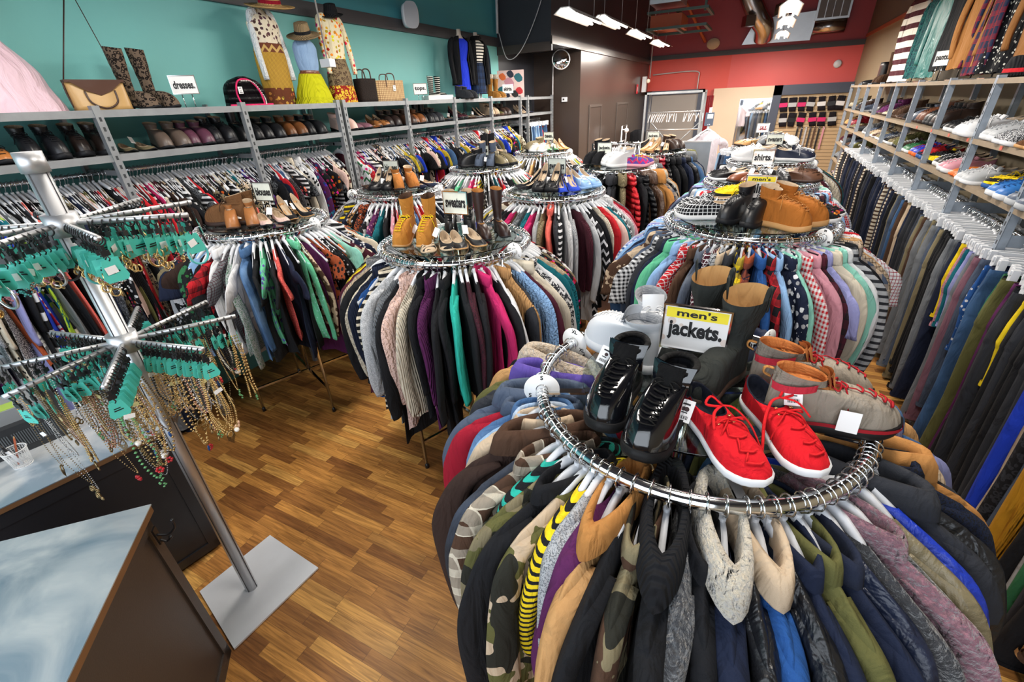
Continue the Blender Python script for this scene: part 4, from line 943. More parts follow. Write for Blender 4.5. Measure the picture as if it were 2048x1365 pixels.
P_('sw2', .15, -.08, -50, 'pump', 'royal blue suede', 'on the middle sweaters rack', c='1f3fae', mat='suede', sole='royal', heelc='royal', lining='beige', gap=.09, s=1.1)
P_('sw2', .25, .08, -30, 'wedge', 'pale blue lace up', 'on the middle sweaters rack', c='skyblue', sole='skyblue', lace='white', heelc='skyblue', gap=.09)
P_('sw2', -.1, .1, 250, 'wedge', 'red plaid', 'on the middle sweaters rack', c='maroon', c2='black', mat='plaid', sole='black', gap=.09)
P_('jk1', .03, -.05, 215, 'big_high_top', 'chunky white', 'on the nearer jackets rack', c='white', sole='white', lace='white', gap=.13)
P_('jk1', .22, -.03, -5, 'running_shoe', 'purple and pink', 'on the nearer jackets rack', c='purple', c2='hotpink', mat='aztec', sole='pink', lace='yellow', gap=.11)
P_('jk1', -.25, .05, 240, 'heeled_boot', 'black suede', 'on the nearer jackets rack', c='black', mat='suede', sole='black', lace='black', gap=.11)
P_('jk2', -.05, -.12, -120, 'pump', 'nude suede', 'on the far jackets rack', c='b89468', mat='suede', sole='tan', heelc='tan', gap=.1, s=1.1)
P_('jk2', .12, -.1, -85, 'pump', 'taupe and black', 'on the far jackets rack', c='a08058', sole='black', gap=.1, s=1.05)
P_('jk2', .24, .06, -30, 'ankle_boot', 'dark brown', 'on the far jackets rack', c='chocolate', sole='black', gap=.1)
P_('jk2', -.22, .08, 190, 'wedge', 'black strappy', 'on the far jackets rack', c='black', sole='black', gap=.1)
P_('mens', -.23, -.05, 185, 'skate_shoe', 'black and white checked', 'on the men\'s shirts rack', c='black', c2='white', mat='checked', sole='white', lace='white', gap=.12, s=1.1)
P_('mens', -.02, -.17, -115, 'lace_boot', 'black leather', 'on the men\'s shirts rack', c='black', sole='black', lace='black', gap=.115, s=1.0)
P_('mens', .19, -.17, -30, 'lace_boot', 'tan nubuck work', 'on the men\'s shirts rack', c='a86528', mat='suede', sole='tan', lace='camel', gap=.14, s=1.05)
P_('mens', .3, .05, -15, 'canvas_shoe', 'black printed', 'on the men\'s shirts rack', c='black', c2='red', mat='floral', sole='white', lace='black', gap=.1)
P_('mens', -.1, .15, 175, 'high_top', 'black and yellow', 'behind the men\'s shirts sign', c='black', c2='yellow', mat='wide_striped', sole='white', lace='yellow', gap=.11)
P_('shirts', -.24, -.04, 190, 'canvas_shoe', 'black slip on', 'on the plain shirts rack', c='black', sole='white', lace='black', gap=.11)
P_('shirts', -.09, -.16, -125, 'loafer', 'chestnut leather', 'on the plain shirts rack', c='6d3a22', sole='chocolate', gap=.1, s=1.05)
P_('shirts', .08, -.15, -75, 'sneaker', 'black low', 'on the plain shirts rack', c='black', sole='black', lace='white', gap=.11)
P_('shirts', .26, -.05, -5, 'oxford', 'long brown leather', 'on the plain shirts rack', c='5a3c2c', sole='chocolate', lace='brown', gap=.1, s=1.1)
P_('shirts', .1, .15, 20, 'loafer', 'black leather', 'at the back of the plain shirts rack', c='black', sole='black', gap=.1)
P_('sw3', -.17, -.1, 185, 'running_shoe', 'long white', 'on the rear sweaters rack', c='white', sole='white', lace='white', gap=.12, s=1.35)
P_('sw3', .2, -.06, -5, 'skate_shoe', 'navy blue', 'on the rear sweaters rack', c='navy', sole='white', lace='white', gap=.12, s=1.2)
P_('sw3', .05, .1, -60, 'high_top', 'black', 'on the rear sweaters rack', c='black', sole='white', lace='black', gap=.12)
P_('sale', -.22, -.06, 215, 'oxford', 'tan leather', 'on the sale rack', c='tan', sole='chocolate', lace='brown', gap=.1)
P_('sale', .0, .0, 200, 'hiking_boot', 'grey', 'on the sale rack', c='grey', sole='black', lace='grey', gap=.12)
P_('sale', .18, .04, -10, 'running_shoe', 'white', 'on the sale rack', c='white', sole='white', lace='white', gap=.12, s=1.15)
# on the wall shelves ---------------------------------------------------------------------------
LK = [('ankle_boot', 'black'), ('pump', 'black'), ('wedge', 'brown'), ('flat', 'navy'), ('loafer', 'maroon'), ('heeled_boot', 'charcoal'), ('platform_heel', 'black'), ('ankle_boot', 'brown'), ('flat', 'tan'), ('wedge', 'black'), ('pump', 'chocolate')]
def lpair(y, kind, c, desc_, z=1.876, x=-3.47, deg=-8, **k):
    k.setdefault('lace', 'black'); pair(kind, x, y, z, deg, desc_, 'on the long left shoe shelf', group='shoes on the left shelf', c=c, sole=k.pop('sole', 'black'), gap=.09, s=.92, **k)
for a in [(.72, 'flat', 'charcoal', 'grey and gold'), (.98, 'wedge', 'b5733c', 'tan sandal'), (1.2, 'lace_boot', 'black', 'black lace up small'), (1.42, 'lace_boot', '1d1512', 'near black polished'), (1.66, 'flat', 'khaki', 'grey metallic slouchy'),
          (1.86, 'ankle_boot', '5d5048', 'olive grey slouchy'), (2.04, 'ankle_boot', '5a3446', 'mauve suede'), (2.2, 'lace_boot', 'black', 'black studded'), (2.36+.07, 'heeled_boot', 'black', 'black and white strapped'), (2.62, 'ankle_boot', 'black', 'black fold over'), (2.84, 'ankle_boot', '6a4122', 'brown suede'), (3.04, 'ankle_boot', 'black', 'black chelsea'),
          (3.42, 'ankle_boot', 'blush', 'floral canvas'), (3.6, 'loafer', 'mauve', 'dusty pink'), (3.76, 'flat', '7a4a28', 'chestnut'), (3.9, 'wedge', '8a5a30', 'ginger'), (4.07, 'ankle_boot', '241a18', 'dark brown strappy'),
          (4.32, 'ankle_boot', '3a241a', 'chocolate leather'), (4.5, 'ankle_boot', '7a4a28', 'fringed brown'), (4.68, 'heeled_boot', 'black', 'black leather tall'), (4.86, 'ankle_boot', 'charcoal', 'grey studded'), (5.0, 'flat', 'black', 'black bow')]:
    lpair(*a, mat='suede' if a[0] in ('ankle_boot', 'flat') else 'shoe_leather')
i = 0
names_used = set()
CW = ['black', 'brown', 'charcoal', 'navy', 'chocolate', 'maroon', 'tan', 'olive', 'khaki', 'plum', 'slate', 'beige', 'crimson', 'grey']
PLACE = {}
def shelf_fill(x, y0, y1, step, z, deg, kinds, where, group, maxper=99, s=.95):
    y = y0; prev = None; k = 0; seen = set()
    while y < y1:
        for _ in range(30):
            kd = R.choice(kinds); c = R.choice(CW if not isinstance(kd, tuple) else [kd[1]]); kd = kd if isinstance(kd, str) else kd[0]
            if (kd, c) not in seen: break
        seen.add((kd, c))
        mat = R.choice(['suede', 'shoe_leather', 'shoe_leather']); w2 = {'suede': 'suede', 'shoe_leather': 'leather'}[mat]
        if kd in ('sneaker', 'skate_shoe', 'running_shoe', 'canvas_shoe', 'high_top'): c2 = R.choice(['white', 'grey', 'black']); w2 = 'mesh'; mat = 'suede'; so = R.choice(['white', 'white', 'black', 'lightgrey']); la = R.choice(['white', 'black', c])
        else: so = R.choice(['black', 'chocolate', 'brown']); la = 'black'; c2 = None
        pair(kd, x, y, z, deg+R.uniform(-12, 12), f'{cname(c)} {w2}', where+(f', by {prev}' if prev else ''), group=group, c=c, mat=mat, sole=so, lace=la, gap=.095, s=s, tagd=R.random() < .4)
        prev = cname(c)+' pair'; y += step*R.uniform(.92, 1.1)
shelf_fill(-3.47, 5.22, 6.8, .2, 1.876, -8, ['ankle_boot', 'pump', 'wedge', 'flat', 'platform_heel', 'lace_boot'], 'on left shelf, rear end', 'shoes on the rear end of the left shelf')
shelf_fill(-3.47, 7.3, 7.5, .2, 1.876, -8, ['flat', 'pump'], 'on left shelf by stockroom', 'shoes on the rear end of the left shelf')
SPORT = ['sneaker', 'skate_shoe', 'running_shoe', 'canvas_shoe', 'high_top']; FORM = ['oxford', 'loafer', 'ankle_boot', 'lace_boot']
def rpair(y, z, kind, c, desc_, row, x=1.46, deg=178, **k):
    pair(kind, x, y, z, deg, desc_, f'on the {row} right shoe shelf', group=f'shoes on the {row} right shelf', c=c, gap=.1, s=k.pop('s', 1.0), **k)
zt, zl = 1.706, 1.446
rpair(3.5, zt, 'loafer', '5a3a22', 'brown suede moccasin', 'upper', mat='suede', sole='tan', x=1.4)
rpair(3.78, zt, 'skate_shoe', 'charcoal', 'black and silver', 'upper', sole='white', lace='lightgrey', mat='heather', c2='white', x=1.4)
rpair(4.05, zt, 'running_shoe', 'lightgrey', 'grey silver', 'upper', sole='white', lace='lightgrey', x=1.42)
rpair(4.42, zt, 'running_shoe', 'white', 'large white', 'upper', sole='white', lace='white', x=1.4, s=1.15)
rpair(4.8, zt, 'sneaker', 'black', 'black', 'upper', sole='white', lace='black', x=1.42)
rpair(5.02, zt, 'oxford', 'black', 'black leather', 'upper', sole='black', lace='black')
rpair(5.4, zt, 'lace_boot', 'chocolate', 'dark brown', 'upper', sole='black', lace='black')
rpair(5.62, zt, 'lace_boot', 'black', 'black', 'upper', sole='black', lace='black')
rpair(5.9, zt, 'lace_boot', '6a3a22', 'chestnut leather', 'upper', sole='chocolate', lace='brown')
rpair(3.0, zl, 'sneaker', 'charcoal', 'charcoal', 'lower', sole='black', lace='black', x=1.4)
rpair(3.3, zl, 'running_shoe', 'slate', 'grey knitted', 'lower', sole='lightgrey', lace='grey', x=1.4)
rpair(3.58, zl, 'running_shoe', '2a6ab0', 'bright blue', 'lower', sole='white', lace='blue', x=1.4)
rpair(3.85, zl, 'sneaker', 'black', 'black and yellow', 'lower', c2='yellow', mat='striped', sole='blue', lace='yellow')
rpair(4.12, zl, 'skate_shoe', 'lightgrey', 'pale grey', 'lower', sole='white', lace='white', x=1.4)
rpair(4.36, zl, 'loafer', 'c06a2a', 'orange leather', 'lower', sole='orange', x=1.42)
rpair(4.62, zl, 'running_shoe', 'pink', 'pale pink', 'lower', sole='white', lace='white', x=1.42)
rpair(4.9, zl, 'running_shoe', 'black', 'black white soled', 'lower', sole='white', lace='white')
rpair(5.15, zl, 'skate_shoe', 'black', 'black and yellow flashed', 'lower', c2='yellow', mat='wide_striped', sole='black', lace='black')
rpair(5.42, zl, 'running_shoe', 'navy', 'navy and red', 'lower', c2='red', mat='wide_striped', sole='blue', lace='red')
rpair(5.68, zl, 'running_shoe', 'royal', 'blue orange toed', 'lower', sole='orange', lace='red')
rpair(5.95, zl, 'sneaker', 'green', 'green', 'lower', sole='white', lace='green')
shelf_fill(1.46, 6.2, 8.6, .24, zt, 178, FORM, 'on upper right shelf, far half', 'shoes on the far half of the upper right shelf')
shelf_fill(1.46, 6.2, 8.6, .24, zl, 178, SPORT, 'on lower right shelf, far half', 'shoes on the far half of the lower right shelf')
for q, (z, wd) in enumerate(((1.706, 'top'), (1.446, 'second'), (1.186, 'third'), (.926, 'fourth'), (.666, 'fifth'))):
    shelf_fill(1.45, 8.92, 10.3, .26, z, 178, SPORT+FORM, f'on {wd} shelf of the farthest right bays', 'shoes in the farthest right shoe bays')
shelf_fill(1.46, 1.6, 2.9, .25, zt, 178, SPORT, 'on upper right shelf, near end', 'shoes at the near end of the right shelf')
# ------------------------------------------------------------------ the foreground pairs
GT = 1.31+.0255
def hero(kind, toe, deg, label, L_, s, **k):
    a = math.radians(deg); x = toe[0]-L_*s*math.cos(a); y = toe[1]-L_*s*math.sin(a)
    return one_shoe(kind, (x, y, GT), a-pi/2, label, group='shoes on the front jackets rack', s=s, **k)
def eyelets(t, m=None):
    q = MB()
    for sx in (-1, 1):
        for i in range(4): q.ring((sx*(.017+.001*i)+.004, .135+.016*i, .074-.0055*i), .003, .001, 10, 4)
    return q.build('eyelets', gold, t)
RED = 'c4121f'
for i, (toe, dg, wd) in enumerate((((.137, .79), -54, 'left'), ((.236, .862), -61, 'right'))):
    t = hero('canvas_shoe', toe, dg, f'{wd} red canvas shoe of the pair at the rack front, white sole', .29, 1.0, c=RED, c2=RED, mat='solid', sole='white', lining='141824', lace='c81a20', mirror=i == 1)
    eyelets(t)
    q = MB(); q.tube([S for S in smooth_path([(.0, .12, .092), (-.025, .13, .088), (-.05, .16, .06), (-.062, .19, .02), (-.07, .21, -.01)], 5)], .0035, 6, flatten=.5)
    q.tube(smooth_path([(.0, .12, .092), (.03, .14, .09), (.045, .17, .07)], 5), .0035, 6, flatten=.5)
    q.tube(smooth_path([(.0, .12, .094), (.02, .105, .11), (.038, .118, .1), (.004, .124, .092)], 5), .003, 6, flatten=.6)
    o = q.build('bow', fabric('solid'), t); tint(o, 'c81a20')
    tagcard(t, (.056, .07, .05) if not i else (.03, .12, .1), (-.45, .15, -t.rotation_euler.z if not i else t.rotation_euler.z), .036, .055, '301414' if not i else '2a9ad0')
    if i == 0: MB().cbox((0, 0, 0), (.03, .002, .012)).build('heel_label', plain('maroon_label', 'maroon'), t, (-.0415, .175, .012), (0, 0, math.radians(100)))
for i, (toe, dg, wd) in enumerate((((-.215, .825), -95, 'left'), ((-.118, .765), -103, 'right'))):
    t = hero('big_high_top', toe, dg, f'{wd} shiny black high top sneaker with padded collar, beside the red shoes', .3, .9, c='0b0c10', c2='1a1c22', mat='patent', sole='0c0c0e', lining='black', lace='0a0a0b', tonguec='08080a', mirror=i == 1)
    q = MB(); q.quad_grid([[(x*(.04+.014*tt), .106-.012*tt-.014*x*x, .11+.07*tt) for x in (-1, -.5, 0, .5, 1)] for tt in (0, .25, .5, .75, 1)], False)
    q.quad_grid([[(x*(.042+.014*tt), .114-.012*tt-.014*x*x+.014*math.sin(pi*tt), .108+.075*tt) for x in (-1, -.5, 0, .5, 1)] for tt in (0, .25, .5, .75, 1)], False)
    o = q.build('padded_tongue', fabric('patent'), t); tint(o, '0e1016')
    cr = MB(); cr.tube([( .045*math.sin(a), .062-.056*math.cos(a), .166) for a in [2*pi*k/20 for k in range(20)]], .009, 8, closed=True)
    o = cr.build('collar', fabric('suede'), t); tint(o, '08080a')
    if i == 0: tagcard(t, (.068, .09, .12), (-.35, .3, -t.rotation_euler.z), .034, .055, '301414')
for i, (toe, dg, wd) in enumerate((((-.385, 1.325), 152, 'left'), ((-.19, 1.2), -80, 'right'))):
    hero('big_high_top', (-.385, 1.3) if i == 0 else (-.135, 1.15), 148 if i == 0 else -70, f'{wd} all white high top sneaker behind the shiny black ones', .3, .95, c='cdd0d5', mat='shoe_leather', sole='c2c5ca', lining='8a8d92', lace='c8cacd', mirror=i == 1)
for i, (toe, dg, wd) in enumerate((((.06, 1.12), -100, 'front'), ((.0, 1.2), -110, 'rear'))):
    a = math.radians(-115); x, y = ((.075, 1.255), (-.015, 1.37))[i]
    t = one_shoe('work_boot', (x, y, GT), a-pi/2, f'{wd} tall dark grey pull on boot with cuff behind the sign', c='2d302e', mat='suede', sole='3b2c24', lining='b08a5a', group='shoes on the front jackets rack', s=.86, mirror=i == 1)
    for sx in (-1, 1):
        q = MB(); q.tube(smooth_path([(sx*.062, .06, .26), (sx*.066, .068, .33), (sx*.06, .074, .33), (sx*.056, .074, .27)], 4), .007, 6, flatten=.3); o = q.build('pull_strap', fabric('suede'), t); tint(o, '2d302e')
    if i == 0:
        q = MB(); q.cbox((0, .128, .235), (.026, .001, .02)); q.build('inner_label', ctag, t)
for i, (toe, dg, wd) in enumerate((((.41, 1.115), 14, 'near'), ((.375, 1.225), 12, 'far'))):
    t = hero('hiking_boot', toe, dg, f'{wd} grey ankle boot with red stripe and red laces', .3, .96, c='8f8578', c2='9a9084', mat='suede', sole='1a1718', lining='b5703c', lace='9c1620', tonguec='b5703c', mirror=i == 1)
    q = MB(); rows = []
    for zz, e in ((.024, .0012), (.034, .0012)):
        rows.append([((hwid(.5-.5*math.cos(a), 'round', 1)*1.0+.0065)*(1 if math.sin(a) >= 0 else -1)+.006*math.sin(pi*(.5-.5*math.cos(a))), .3*(.5-.5*math.cos(a))-.004*math.cos(a), zz) for a in [2*pi*k/36 for k in range(36)]])
    q.quad_grid(rows, True); o = q.build('red_midsole', fabric('rubber'), t); tint(o, 'a01c28')
    q = MB(); rows = []
    for zz in (.112, .132): rows.append([(.0445*math.sin(a), .061-.0585*math.cos(a)*(1 if math.cos(a) > 0 else .92), zz-.01*math.cos(a)) for a in [math.radians(d) for d in range(-120, 121, 12)]])
    q.quad_grid(rows, False); o = q.build('red_stripe', fabric('suede'), t); tint(o, 'c03040')
    q = MB(); q.tube(smooth_path([(0, -.004, .13), (0, -.02, .14), (0, -.018, .155), (0, .0, .152)], 4), .006, 6, flatten=.4); o = q.build('heel_loop', fabric('suede'), t); tint(o, 'camel')
    if i == 0: MB().cbox((0, 0, 0), (.042, .0006, .052)).build('price_tag', ctag, t, (.066, .16, .06), (-.2, 0, -t.rotation_euler.z))
ba = MB(); ba.quad_grid([[(x, y, .008*math.sin(20*x+9*y)+.01) for x in (-.06, -.03, 0, .03, .06)] for y in (-.04, -.01, .02, .05)], False)
o = ba.build('plastic_bag', plain('clear_film', (.8, .8, .82), .15, trans=.8), None, (-.1, 1.16, GT), (0, 0, -.4)); tag(o, 'crumpled clear plastic bag lying on the glass under the jackets sign', 'bag')

# ------------------------------------------------------------------ signs on stands
def sign(x, y, zb, w_, h_, word, label, head=None, zt=1.64, rz=0.0, fitw=.86, stem=True, tiltx=0.0, hd=.27, m_frame=chrome, group='signs on the racks', ink=None, cardc=None):
    t = thing('sign', label, 'sign', (x, y, zb), rz, group)
    z1 = zt-zb; z0 = z1-h_; f = .0045
    fr = MB()
    for a, b in (((-w_/2-f, -.005, z0-f), (w_/2+f, .005, z0)), ((-w_/2-f, -.005, z1), (w_/2+f, .005, z1+f)), ((-w_/2-f, -.005, z0), (-w_/2, .005, z1)), ((w_/2, -.005, z0), (w_/2+f, .005, z1))): fr.box(a, b)
    fr.build('frame', m_frame, t)
    MB().box((-w_/2, -.001, z0), (w_/2, .002, z1)).build('card', cardc or CARD, t)
    hh = h_
    if head:
        MB().box((-w_/2+.004, -.0018, z1-h_*hd), (w_/2-.004, -.001, z1-.004)).build('yellow_band', plain('sign_yellow', (.85, .7, .03), .5), t)
        text(t, head, .02, (0, -.0022, z1-h_*hd*.52), fit=(w_*.62, h_*.16), bold=.0005); hh = h_*(1-hd)
    dsc = any(c in word for c in 'jpgy'); 
    text(t, word, .03, (0, -.0022, z0+hh*(.5 if not head else .6)), fit=(w_*fitw, min(hh*(.46 if not head else .66), h_*.5)), bold=.0011, m=ink)
    if stem:
        s = MB()
        for sx in (-1, 1): s.tube([(sx*w_*.2, .002, .002), (sx*w_*.2, .002, z0)], .003, 8)
        s.box((-w_*.32, -.02, 0), (w_*.32, .02, .004)); s.build('stand', chrome, t)
    return t
CARD = None
def cardmat():
    m, nt, b = base('printed_card'); L = nt.links.new
    tc = N(nt, 'TexCoord'); v = N(nt, 'TexVoronoi'); v.inputs['Scale'].default_value = 28; L(tc.outputs['Object'], v.inputs['Vector'])
    r = math_(nt, 'LESS_THAN', v.outputs['Distance'], .3); mx = N(nt, 'Mix', data_type='RGBA'); L(r, mx.inputs[0]); mx.inputs[6].default_value = (.82, .8, .79, 1); mx.inputs[7].default_value = (.62, .45, .36, 1)
    L(math_(nt, 'MULTIPLY', r, .6), mx.inputs[0]); L(mx.outputs[2], b.inputs['Base Color']); b.inputs['Roughness'].default_value = .35; return m
CARD = cardmat()
CG = plain('pale_printed_card', (.72, .76, .68), .4, vary=.12, vscale=30)
st = sign(-.056, 1.14, GT, .158, .122, 'jackets.', 'framed men\'s jackets sign with yellow band on the front rack', "men's", zt=1.562)
def rk(k, dx=0, dy=0): x, y, r, z = RK[k]; return x+dx, y+dy, z+.0255
for key, dx, dy, word, lab, head, zt, h_ in (('sweat', .0, .04, 'sweaters', 'sweaters sign on the front sweaters rack', None, 1.645, .11), ('mens', .025, .0, 'shirts.', 'men\'s shirts sign with yellow band', "men's", 1.635, .115), ('shirts', -.005, .0, 'shirts.', 'plain shirts sign without yellow band', None, 1.63, .105),
    ('bl1', .05, .02, 'blouses', 'blouses sign beside brown lace up boots', None, 1.65, .11), ('bl2', -.05, .02, 'blouses', 'blouses sign above black platform heels on the rear blouses rack', None, 1.635, .105), ('tees', -.045, .05, 'tees', 'tees sign above the tall grey boots', None, 1.62, .1), ('sw2', .02, .02, 'sweaters', 'sweaters sign among pumps on the middle sweaters rack', None, 1.638, .11),
    ('jk1', -.15, .05, 'jackets.', 'jackets sign left of the chunky white sneakers', None, 1.627, .1), ('jk2', -.03, .05, 'jackets.', 'jackets sign above the nude pumps', None, 1.625, .1), ('sw3', .0, .02, 'sweaters', 'sweaters sign on the rear right rack', None, 1.644, .09), ('tees2', .06, .05, 'tees.', 'small tees sign on the farthest tees rack', None, 1.649, .1)):
    x, y, z = rk(key, dx, dy); sign(x, y, z, .145, h_, word, lab, head, zt=zt, cardc=None if 'shirt' in word else CG, m_frame=chrome if key in ('sweat', 'mens', 'shirts') else plain('grey_frame', (.2, .2, .2), .3, .8), rz=math.radians(8) if key in ('bl1', 'bl2') else 0)
x, y, z = rk('sale', -.08, -.02); t = sign(x, y, z, .135, .1, 'SALE', 'white sale sign with red writing on the farthest rack', zt=1.672, fitw=.5, ink=plain('red_ink', 'crimson'), cardc=plain('white_card', 'white'))
text(t, '50% off', .02, (0, -.0022, .19), fit=(.1, .022), m=plain('red_ink', 'crimson'))
# signs on the shelf tops
sign(-3.42, 2.05, 2.105, .14, .1, 'dresses.', 'dresses sign on top of the left shelf', zt=2.29, rz=math.radians(55), group='signs on the shelf tops', cardc=plain('white_card', 'white'))
sign(-3.42, 4.6, 2.105, .14, .1, 'tops.', 'small white sign left of the zebra striped boots', zt=2.27, rz=math.radians(40), group='signs on the shelf tops', cardc=plain('white_card', 'white'))
sign(-3.36, 6.62, 2.105, .14, .1, 'skirts.', 'skirts sign in front of the colourful poster', zt=2.27, rz=math.radians(25), group='signs on the shelf tops', cardc=plain('white_card', 'white'))
sign(1.42, 6.2, 2.053, .13, .12, 'pants.', 'pants sign on top of the right shelf', zt=2.3, rz=math.radians(-50), group='signs on the shelf tops', cardc=plain('white_card', 'white'))
# poster
po = thing('poster', 'colourful abstract poster panel at the rear end of the left shelf', 'poster', (-3.45, 6.9, 2.106), math.radians(20))
MB().box((-.2, -.006, 0), (.2, .006, .36)).build('panel', plain('poster_base', (.75, .55, .52), .5), po)
q = MB()
shapes = [(-.12, .28, .05, 1), (.12, .26, .06, 2), (0, .31, .05, 3), (-.13, .1, .06, 2), (.13, .09, .05, 4), (-.02, .2, .07, 5), (.06, .05, .05, 6), (-.06, .04, .04, 3)]
for x, z, r_s, mi in shapes: q.poly([Vector((x+r_s*math.cos(2*pi*k/9)*(1+.3*math.sin(k*5)), -.0062, z+r_s*math.sin(2*pi*k/9))) for k in range(9)], (0, -.0006, 0), mi-1)
q.build('print', [plain('p_'+c, c) for c in ('orange', 'teal', 'navy', 'red', 'pink', 'black')], po)
# ------------------------------------------------------------------ the jewelry stand
JX, JY = -1.819, .595
js = thing('jewelry_stand', 'two tier brushed steel jewelry stand on a square plate', 'display stand', (JX, JY, 0))
pp = MB()
M = Matrix.Rotation(math.radians(42), 4, 'Z')
c0 = [(-2.035, .47), (-2.0, .838), (-1.6, .81), (-1.632, .375)]
pp.poly([Vector((x-JX, y-JY, .004)) for x, y in c0][::-1], (0, 0, .01)); pp.build('base_plate', plain('plate_metal', (.72, .75, .8), .42, .3, vary=.08, vscale=8), js)
pole = MB().cyl((0, 0), .0265, .014, 1.94, 32)
for k in range(4):
    a = k*pi/2+.5; pole.box((-.0015, .0262, .014), (.0015, .0278, 1.94), 1, Matrix.Rotation(a, 4, 'Z'))
pole.build('pole', [steel, plain('seam_dark', (.04, .04, .045), .5)], js)
MB().cyl((0, 0), .033, 1.93, 1.985, 32).build('cap', steel, js)
ARMS = []
for zt, off, Ls, nm in ((1.785, -10, .35, 'upper'), (1.385, 12, .34, 'lower')):
    MB().cyl((0, 0), .043, zt-.035, zt+.03, 32).build('hub', steel, js)
    for k in range(8):
        a = math.radians(off+45*k); d = Vector((math.cos(a), math.sin(a), 0))
        L_ = Ls*(1.15 if (nm == 'upper' and k == 3) else 1)
        MB().tube([d*.035+Vector((0, 0, zt)), d*L_+Vector((0, 0, zt))], .0078, 12).build('arm', steel, js)
        ARMS.append((nm, k, a, L_, zt))
ANM = {('upper', 0): 'right front', ('upper', 1): 'right', ('upper', 2): 'back right', ('upper', 3): 'back', ('upper', 4): 'back left', ('upper', 5): 'left', ('upper', 6): 'front left', ('upper', 7): 'front',
       ('lower', 0): 'right', ('lower', 1): 'back right', ('lower', 2): 'back', ('lower', 3): 'back left', ('lower', 4): 'left', ('lower', 5): 'front left', ('lower', 6): 'front', ('lower', 7): 'right front'}
def bead(m, p, r, mi=0):
    x, y, z = p; b = len(m.v); m.v += [(x+r, y, z), (x-r, y, z), (x, y+r, z), (x, y-r, z), (x, y, z+r), (x, y, z-r)]
    for f in ((0, 2, 4), (2, 1, 4), (1, 3, 4), (3, 0, 4), (2, 0, 5), (1, 2, 5), (3, 1, 5), (0, 3, 5)): m.f.append(tuple(b+i for i in f)); m.m.append(mi)
def strand(Ln, wd, br, gap=1.5, seed=0, rows_=1):
    m = MB(); g = random.Random(seed)
    for q in range(rows_):
        P = smooth_path([(-.006, 0, 0), (-wd*.7, g.uniform(-.006, .006), -Ln*.35), (-wd, .0, -Ln*.72), (0, g.uniform(-.008, .008), -Ln-.012*q), (wd, 0, -Ln*.72), (wd*.7, g.uniform(-.006, .006), -Ln*.35), (.006, 0, 0)], 14)
        acc = 0
        for a, b in zip(P, P[1:]):
            acc += (b-a).length
            if acc >= br*gap: bead(m, a+Vector((0, q*br*2, 0)), br); acc = 0
    return m
bead_mats = dict(gold=gold, silver=silver, brass=brass, pearl=plain('pearl', (.7, .66, .6), .2, coat=.5), rose=plain('rose_gold', (.62, .36, .26), .3, 1), black=plain('jet_bead', 'black', .2), green=plain('green_bead', (.12, .35, .14), .3), turquoise=plain('turquoise_bead', (.1, .5, .5), .3), red=plain('red_bead', 'red', .3), pinkb=plain('pink_bead', 'pink', .3), blueb=plain('blue_bead', 'blue', .2))
STR = []
for i, (Ln, wd, br, rw) in enumerate(((.2, .022, .0022, 1), (.26, .028, .0028, 2), (.32, .03, .002, 1), (.17, .03, .004, 1), (.23, .02, .0035, 3), (.29, .024, .0045, 1), (.14, .025, .0025, 2), (.24, .036, .003, 2))):
    Ln *= 1.25; br *= 1.35
    STR.append((Ln, {k: None for k in bead_mats}, strand(Ln, wd, br, 1.7, i, rw)))
def chain_mesh(i, mk):
    Ln, cache, mb = STR[i]
    if cache[mk] is None: cache[mk] = mb.mesh('chain', bead_mats[mk])
    return cache[mk]
hk = MB(); hk.ring((0, 0, -.008), .0135, .0022, 16, 6, axis='y'); hk.cbox((0, 0, -.028), (.008, .004, .016)); hk.cbox((0, 0, -.041), (.02, .006, .014)); hk.tube([(0, 0, -.046), (.004, 0, -.056), (0, 0, -.062)], .002, 5)
HK = hk.mesh('plastic_hook', blackp)
def cardmesh(w0, w1, h_):
    m = MB(); m.poly([Vector((-w0/2, -.0006, 0)), Vector((w0/2, -.0006, 0)), Vector((w1/2, -.0006, -h_*.8)), (Vector((w1/2-.006, -.0006, -h_))), Vector((-w1/2+.006, -.0006, -h_)), Vector((-w1/2, -.0006, -h_*.8))], (0, .0012, 0), 0)
    m.cbox((0, -.0009, -h_*.55), (w0*.7, .0004, .0035), 1); m.cbox((-.002, -.0009, -h_*.42), (w0*.5, .0004, .003), 1)
    return m
CARDM = [cardmesh(.032, .052, .05).mesh('teal_card', [tealcard, inkm]), cardmesh(.048, .052, .042).mesh('teal_card', [tealcard, inkm])]
pend = {}
pm_ = MB(); pm_.ball((0, 0, 0), .011, 12); pend['pearl'] = (pm_.mesh('pendant', bead_mats['pearl']), 'large pearl')
pm_ = MB(); [pm_.cbox((.004*k-.016, 0, -.012-.006*(4-abs(k-4))), (.0018, .0015, .024)) for k in range(9)]; pm_.ring((0, 0, -.002), .014, .002, 16, 5, axis='y'); pend['fringe'] = (pm_.mesh('pendant', brass), 'fringed brass')
pm_ = MB(); pm_.ring((0, 0, -.012), .012, .003, 16, 6, axis='y'); pm_.ring((.014, 0, -.026), .008, .0025, 12, 5, axis='y'); pm_.ring((-.014, 0, -.026), .008, .0025, 12, 5, axis='y'); pend['scroll'] = (pm_.mesh('pendant', brass), 'scroll shaped')
pm_ = MB(); [pm_.ball((.02*math.cos(k), 0, -.01-.012*(k % 2)), .009, 10, 0, 1, .4, 1) for k in range(5)]; pend['stones'] = (pm_.mesh('pendant', plain('peach_stone', (.7, .45, .32), .3)), 'peach stone')
pm_ = MB(); pm_.ball((0, 0, -.012), .01, 8, 0, .6, .3, 1.6); pend['blue'] = (pm_.mesh('pendant', bead_mats['blueb']), 'blue drop')
